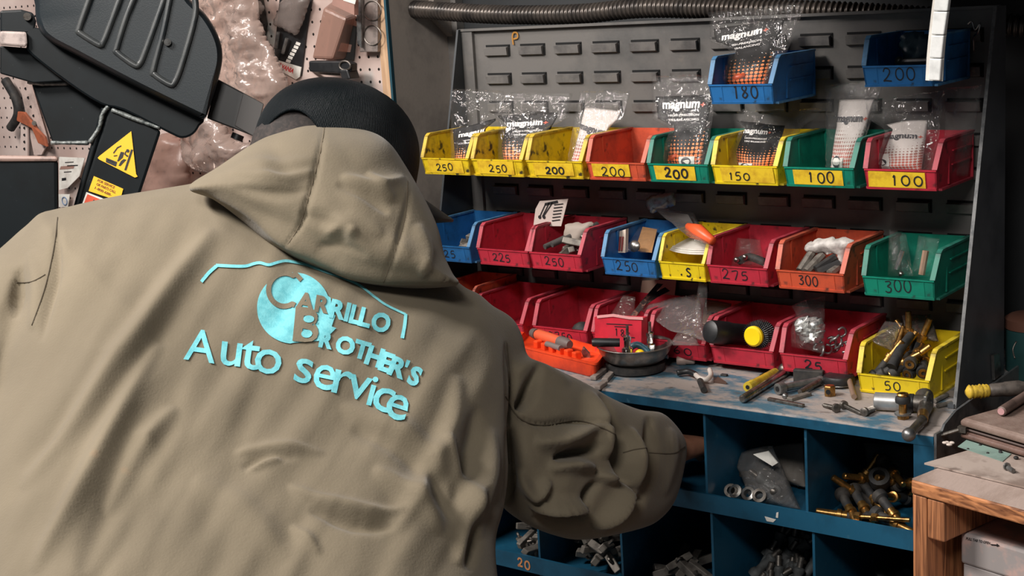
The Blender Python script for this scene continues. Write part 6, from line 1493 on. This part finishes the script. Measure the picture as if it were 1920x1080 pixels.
clear_bag('clear bag of washers leaning in the upper pigeonhole left of the brass valves', [(1412,938),(1502,958),(1450,836),(1368,850)], YF+.055, YF+.095, 41.2, m=M_film_milky, bulge=.022, amp=.010, freq=22, key=cb(CU1))
clear_bag('greyish bag standing behind the bag of washers', [(1452,900),(1512,915),(1506,828),(1440,838)], YF+.12, YF+.15, 42.2, m=plastic_film('grey_film', (215, 210, 205), (150, 142, 134), haze=.6), bulge=.012, key=cb(CU1))
t = MB(); q = PY(1452, 868, YF+.066); t.prism([PY(1412, 852, YF+.06), PY(1440, 846, YF+.066), PY(1458, 868, YF+.062), PY(1448, 874, YF+.056)], (0, .002, 0)); tag(t.build('white_slip', M_white, origin=q), 'white paper slip inside the bag of washers', 'slip')
for k, (x, y) in enumerate(((1384, 930), (1407, 936), (1426, 934), (1372, 922))):
    q = PY(x, y, YF+.045); q.z = Z1+.012; d = Vector((.1*k, -.7, .5)); t = MB(); t.lathe([(.0055, 0), (.0092, 0), (.0095, .003), (.0095, .011), (.0055, .012), (.0055, 0)], q, d, 18, cap=False)
    tag(t.build('steel_collar', M_steel if k < 2 else M_dsteel, smooth=True, origin=q), 'small steel collar at the lip of the pigeonhole below the bag of washers', 'collar', 'steel collars below the bag of washers')
pile('sensor', 6, -.925, -.865, YF+.05, YF+.14, Z1+.004, 'dull valve stem behind the collars in the upper pigeonhole', 'dull stems behind the steel collars', heap=.5, box=CU1)
cx0, cx1 = -.780, -.655
for k, (x, y, Y, dx, dy, dz) in enumerate(((1580,985,YF+.03,.55,-.6,-.25), (1612,962,YF+.06,.6,-.6,-.3), (1632,955,YF+.085,.7,-.5,-.35), (1665,965,YF+.05,.7,-.5,-.35), (1572,960,YF+.075,-.5,-.3,.45), (1600,935,YF+.115,.3,.3,.6), (1650,935,YF+.12,.4,-.7,.2), (1690,985,YF+.035,.8,-.3,-.1), (1556,988,YF+.03,-.8,-.3,.1))):
    q = PY(x, y, Y); q.z = max(q.z, Z1+.014); put('big', q, (dx, dy, dz), 'brass tipped valve in the upper right pigeonhole', 'brass valves in the upper right pigeonhole', k*.8, 1.12, CU2)
c = thing('brass_rod', 'bright straight brass rod with two nuts along the pigeonhole lip', 'brass rod', PY(1640, 972, YF+.02))
a, b_ = PY(1603, 968, YF+.022), PY(1706, 975, YF+.022); dd = b_-a
t = MB(); t.lathe([(.0028, 0), (.0028, dd.length)], a, dd, 12); t.build('rod', M_brass, c, smooth=True)
t = MB(); t.lathe([(.0058, 0), (.0062, .002), (.0062, .008)], a, dd, 6); t.build('end_nut', M_brass, c)
t = MB(); t.lathe([(.0056, dd.length*.32), (.0056, dd.length*.42)], a, dd, 6); t.build('nut', M_brass, c)
for k, (x, y) in enumerate(((1605, 925), (1650, 905))):
    q = PY(x, y, YF+.10); t = MB(); t.lathe([(.008, 0), (.013, 0), (.0135, .004), (.0135, .018), (.008, .02), (.008, 0)], q, (.2, -.6, .7), 18, cap=False); tag(t.build('rubber_ring', M_rubber, smooth=True, origin=q), ['left black rubber ring at the back of the upper right pigeonhole', 'right black rubber ring at the back of the upper right pigeonhole'][k], 'ring')
pile('big', 8, -.765, -.665, YF+.06, YF+.16, Z1+.01, 'brass tipped valve at the back of the upper right pigeonhole', 'valves at the back of the upper right pigeonhole', heap=1.4, sc=1.1, box=CU2)
clear_bag('dim clear bag standing in the upper right pigeonhole', [(1625,925),(1712,925),(1712,835),(1620,828)], YF+.13, YF+.16, 44.4, m=plastic_film('dim_film', (215, 220, 222), (120, 128, 130), haze=.22), bulge=.02, amp=.010, freq=22, key=cb(CU2))
for k in range(30):
    fx, fy = rg.random(), rg.random(); x = -.905+.085*fx; y = BY0+.02+.10*fy; z = Z2+.014+.055*fy*rg.uniform(.4, 1)+.010*rg.random()
    put('sensor', (x, y, z), (rg.uniform(-.25, .6), rg.uniform(.2, .8), rg.uniform(.3, 1.0)), 'black rubber valve stem heaped in the lower pigeonhole', 'black valve stems in the lower pigeonhole', rg.uniform(0, 6), 1.05, CL1)
pile('sensor', 10, -.755, -.66, YF+.03, YF+.15, Z2+.008, 'black valve stem in the dark lower right pigeonhole', 'black stems in the lower right pigeonhole', heap=1.6, away=(1, .3, .05), sc=1.2, box=CL2)
for k in range(3):
    a = Vector((-.742, YF+.03+.03*k, Z2+.024+.012*k)); rod('black_rod', ['front glossy black rod in the lower right pigeonhole', 'middle glossy black rod in the lower right pigeonhole', 'rear glossy black rod in the lower right pigeonhole'][k], 'rod', a, a+Vector((.088, .03, .008)), .0055, M_black)
pile('lead', 26, -1.215, -1.10, YF+.025, YF+.16, Z2+.004, 'grey lead weight heaped left of the dark pigeonhole', 'lead weights in the pigeonhole marked 20', heap=1.5, sc=1.5, h=.014, box=CLA)
pile('lead', 12, -1.33, -1.245, YF+.02, YF+.10, Z2+.004, 'grey lead weight in the pigeonhole under the jacket hem', 'lead weights under the jacket side', heap=1.0, sc=1.4, box=CLB)
pile('lead', 16, -1.06, -.95, YF+.03, YF+.17, Z2+.004, 'grey lead weight lying deep in the dark pigeonhole', 'lead weights in the dark pigeonhole below the sleeve', heap=.8, sc=1.5, box=CL0)
t = MB(); hw = random.Random(8); handwriting(t, '20', Vector((-1.263, YF-.0014, lipz[1]-.020)), Vector((1, 0, 0)), ZV, Vector((0, -1, 0)), .014, .0125, .0026, hw); t.build('painted_number', mat('orange_paint2', (206, 140, 92), .6), bench)
t = MB(); q = PY(1446, 972, YF-.0012); t.prism([PY(1434, 968, YF-.0012), PY(1455, 974, YF-.0012), PY(1450, 979, YF-.0012), PY(1438, 977, YF-.0012)], (0, -.0006, 0)); t.prism([PY(1456, 961, YF-.0012), PY(1460, 960, YF-.0012), PY(1459, 971, YF-.0012), PY(1455, 970, YF-.0012)], (0, -.0006, 0)); t.build('chipped_patch', M_white, bench)

# ------------------------------------------------------------------ rough wooden table at the right
M_wood = wood_mat('table_edge_wood', (206, 138, 90), (98, 56, 34), (5, 80, 90)); M_woodv = wood_mat('table_leg_wood', (204, 136, 90), (96, 56, 34), (90, 90, 5))
M_wtop = mat('dusty_table_top', (178, 158, 148), .8, c2=(140, 118, 106), nscale=14, bump=.3, stretch=(1, .3, 1))
TZ = ZT-.013; tc_ = PZ(1708, 897, TZ); ang = -math.radians(15)
ex = Vector((math.cos(ang), math.sin(ang), 0)); ey = Vector((-math.sin(ang), math.cos(ang), 0))
def tb(u, v, z=0.0): return tc_+ex*u+ey*v+ZV*z
c = thing('wooden_table', 'rough wooden table at the right holding the brown zip binder', 'table', (tc_.x+.2, tc_.y+.1, 0))
def tbox(name, u0, u1, v0, v1, z0, z1, m, bev=.002):
    t = MB(); t.prism([tb(u0, v0, z0), tb(u1, v0, z0), tb(u1, v1, z0), tb(u0, v1, z0)], (0, 0, z1-z0)); return t.build(name, m, c, bevel=bev)
tbox('table_top', 0, .70, 0, .42, -.018, -.0015, M_wood); tbox('top_skin', .001, .699, .001, .419, -.0015, 0, M_wtop, 0)
zf = -TZ
tbox('side_leg', 0, .019, .002, .40, zf, -.0182, M_woodv); tbox('side_leg', .68, .699, .002, .40, zf, -.0182, M_woodv)
tbox('cleat', .0195, .042, .0025, .25, -.066, -.0185, M_woodv); tbox('back_board', .02, .68, .385, .40, -.30, -.0185, M_woodv); tbox('bottom_shelf', .0195, .68, .01, .385, -.26, -.242, M_wood)
# thin board under the binder
q = [PZ(1733, 871, TZ+.001), PZ(1930, 918, TZ+.001), tb(.66, .40, .001), tb(.035, .40, .001)]; q[2].z = q[3].z = TZ+.001
t = MB(); t.prism(q, (0, 0, .002)); tag(t.build('paper_board', mat('grey_board', (176, 160, 150), .85, c2=(134, 116, 106), nscale=12, c3=(108, 92, 84), n3=40, lo3=.6, hi3=.75), origin=q[0]), 'dusty grey sheet of board covering the wooden table top', 'board')
ZB = TZ+.0032
q = [PZ(1796, 838, ZB), PZ(1880, 866, ZB), PZ(1896, 852, ZB), PZ(1812, 826, ZB)]
t = MB(); t.prism(q, (0, 0, .0008)); tag(t.build('paper_slip', mat('mint_paper', (132, 158, 148), .8, c2=(112, 132, 124), nscale=20), origin=q[0]), 'mint green slip of paper sticking out under the brown binder', 'paper')
# binder
c = thing('zip_binder', 'brown leather zip binder lying on the grey board', 'binder', PZ(1850, 800, ZB+.001))
ZQ = ZB+.0012; H = .026
fl = [PZ(1800, 822, ZQ), PZ(1990, 880, ZQ)]; fd_ = (fl[1]-fl[0]).normalized(); bd = Vector((-fd_.y, fd_.x, 0)); Lb = .30; Db = .175
M_lea = mat('brown_leather', (112, 84, 74), .55, c2=(92, 68, 60), nscale=26, bump=.35, bscale=240); M_leaT = mat('dusty_leather', (116, 94, 84), .65, c2=(142, 122, 112), nscale=16, bump=.35, bscale=220)
def bnd(u, v, z): p = fl[0]+fd_*u+bd*v; return Vector((p.x, p.y, ZQ+z))
for nm, z0, z1, m in (('lower_cover', 0, .009, M_lea), ('upper_cover', .0150, H, M_leaT)):
    t = MB(); n = 20; vs = []
    for z, k in ((z0, .004), (z0+.002, 0), (z1-.003, 0), (z1, .004)):
        for u, v in ((k, k), (Lb-k, k), (Lb-k, Db-k), (k, Db-k)):
            vs.append(bnd(u, v, z))
    t.add(vs, [(3, 2, 1, 0), (12, 13, 14, 15)]+[(a*4+i, a*4+(i+1) % 4, a*4+4+(i+1) % 4, a*4+4+i) for a in range(3) for i in range(4)]); t.build(nm, m, c, bevel=.002)
t = MB(); t.prism([bnd(.006, .006, .009), bnd(Lb-.006, .006, .009), bnd(Lb-.006, Db-.006, .009), bnd(.006, Db-.006, .009)], (0, 0, .006)); t.build('zip_tape', mat('zip_dark', (58, 42, 38), .8), c)
t = MB()
for z in (.0118,): t.tube([bnd(.004, .0045, z), bnd(Lb-.01, .0045, z)], .0016, 6); t.tube([bnd(.0045, .004, z), bnd(.0045, Db-.02, z)], .0016, 6)
t.build('zip_teeth', mat('zip_teeth', (70, 52, 46), .5), c, smooth=True)
t = MB(); t.box(bnd(.004, .0, .0125), (.010, .008, .007)); t.tube(smooth_path([bnd(.002, -.004, .012), bnd(-.006, -.010, .008), bnd(-.016, -.018, .003)]), .0024, 8); t.build('zip_pull', M_dsteel, c, smooth=True)
ZW = ZQ+H+.0006
def onb(x, y, h): p = PZ(x, y, ZW); return Vector((p.x, p.y, ZW+h))
c = thing('yellow_tool', 'tool with yellow wrapped handle and grey barrel on the brown binder', 'tool', onb(1865, 750, 0))
a, b_ = onb(1815, 748, .0085), onb(1922, 740, .0095); dd = b_-a; L_ = dd.length; pr = []
for k in range(13): pr.append((.0072+.0018*(k % 2)+.0006*math.sin(k*2.1), L_*.36*k/12))
t = MB(); t.lathe([(.003, -.003)]+pr+[(.0062, L_*.37)], a, dd, 16); t.build('yellow_handle', mat('wrapped_yellow', (214, 178, 56), .6, c2=(150, 120, 50), nscale=120), c, smooth='all')
t = MB(); t.lathe([(.0066, L_*.36), (.0082, L_*.40), (.0086, L_*.62), (.0094, L_*.66), (.0094, L_*.90), (.007, L_)], a, dd, 16); t.build('grey_barrel', mat('grubby_barrel', (98, 90, 84), .5, .2, c2=(70, 64, 60), nscale=90), c, smooth=True)
c = thing('marker', 'dusty marker pen with a pink end lying on the brown binder', 'pen', onb(1885, 780, 0))
a, b_ = onb(1877, 781, .0062), onb(1945, 738, .0062); dd = b_-a
t = MB(); t.lathe([(.0040, 0), (.0058, .0012), (.0060, .004), (.0060, dd.length)], a, dd, 18); t.build('barrel', mat('dusty_pen', (112, 92, 84), .5, c2=(86, 70, 64), nscale=60), c, smooth=True)
t = MB(); t.lathe([(.0042, -.0006), (.0044, .0008)], a, dd, 16); t.build('pink_end', mat('pink_end', (196, 150, 150), .5), c)
def grit(label, x, y, r, m=None, sc=(1, 1, .7)):
    p = PZ(x, y, ZB); t = MB(); t.ball(Vector((p.x, p.y, ZB+r*.6)), r, sc, 10, 6); tag(t.build('grit_crumb', m or M_rubber, smooth='all', origin=p), label, 'crumb', 'crumbs on the grey board')
for x, y, r in ((1838, 836, .0018), (1852, 851, .0018), (1876, 850, .0024), (1875, 847, .0018), (1905, 861, .003), (1815, 843, .0016)): grit('small dark crumb on the grey board before the brown binder', x, y, r)
t = MB(); p = PZ(1890, 883, ZB); t.tube([Vector((p.x, p.y, ZB+.004)), Vector((p.x+.008, p.y-.006, ZB+.003))], .0028, 8); t.lathe([(.0045, 0), (.0045, .002)], Vector((p.x-.001, p.y+.001, ZB+.0045)), (-.8, .6, 0), 10); tag(t.build('set_screw', M_galv, smooth=True, origin=p), 'little bright screw on the grey board at the right', 'screw')
t = MB(); p = PZ(1778, 834, ZB); 
for k in range(5): t.ball(Vector((p.x+rg.uniform(-.005, .005), p.y+rg.uniform(-.005, .005), ZB+.002)), .0035, (1, .7, .5), 8, 5)
tag(t.build('plaster_crumb', mat('plaster', (206, 192, 182), .9), smooth='all', origin=p), 'pale crumbled flake beside the binder zip pull', 'crumb')
# under the table: carton and green crate
ub = tb(.075, .05, -.242)
c = thing('carton', 'grey and pink cardboard carton on the shelf under the wooden table', 'box', ub)
M_cart = mat('carton_grey', (156, 148, 146), .8, c2=(188, 158, 150), nscale=5, lo=.48, hi=.52); M_cartt = mat('carton_top', (140, 124, 116), .8)
t = MB(); t.prism([tb(.036, .046, -.2415), tb(.34, .046, -.2415), tb(.34, .22, -.2415), tb(.036, .22, -.2415)], (0, 0, .137)); bx_ = t.build('box_body', M_cart, c, bevel=.002)
t = MB(); t.prism([tb(.034, .044, -.1045), tb(.342, .044, -.1045), tb(.342, .222, -.1045), tb(.034, .222, -.1045)], (0, 0, .037)); lid = t.build('box_lid', M_cart, c, bevel=.003)
def ftab(x, y):
    r = Vector(ray(x, y)); o = Vector((0, 0, CAMZ)); n_ = -ey; pl = tb(.034, .0435, -.09); d = (pl-o).dot(n_)/r.dot(n_); return o+r*d
flat_text('print', 'PULL TAB TO OPEN', (1811, 1012), (1856, 1021), 5, 0, M_inkp, lid, .02, px=ftab)
t = MB(); t.ribbon([ftab(1858, 1021), ftab(1869, 1022)], .0012, -ey, .0004); t.prism([ftab(1869, 1019), ftab(1874, 1023), ftab(1869, 1025)], -ey*.0004); t.build('arrow_print', M_inkp, lid)
c = thing('crate', 'dark green crate behind the carton under the wooden table', 'crate', tb(.2, .32, -.242))
t = MB(); t.prism([tb(.07, .25, -.2415), tb(.46, .25, -.2415), tb(.46, .36, -.2415), tb(.07, .36, -.2415)], (0, 0, .212)); t.build('crate_body', mat('dark_green', (28, 66, 60), .5, c2=(22, 48, 46), nscale=12), c, bevel=.003)
t = MB(); t.prism([tb(.16, .249, -.06), tb(.17, .249, -.06), tb(.17, .249, -.03), tb(.16, .249, -.03)], -ey*.002); t.build('crate_rib', mat('dark_green2', (46, 84, 78), .5), c)
# teal canister at the far right behind the binder
p = PX(1906, 690, -.585); c = thing('canister', 'teal canister with a brown lid at the right edge behind the binder', 'canister', (-.572, 1.80, TZ))
a = PZ(1935, 705, TZ+.0032); t = MB(); t.lathe([(.034, .001), (.035, .003), (.035, .068), (.033, .070)], a, (0, 0, 1), 28); t.build('can', mat('teal_can', (40, 78, 78), .5), c, smooth=True)
t = MB(); t.lathe([(.0362, .069), (.0362, .082), (.030, .086)], a, (0, 0, 1), 28); t.build('lid', mat('brown_lid', (110, 72, 58), .6), c, smooth=True)
t = MB(); t.tube(smooth_path([PZ(1903, 672, TZ+.05), PZ(1899, 655, TZ+.06), PZ(1906, 640, TZ+.07)]), .0012, 6); t.build('wire_bail', M_dsteel, c, smooth='all')
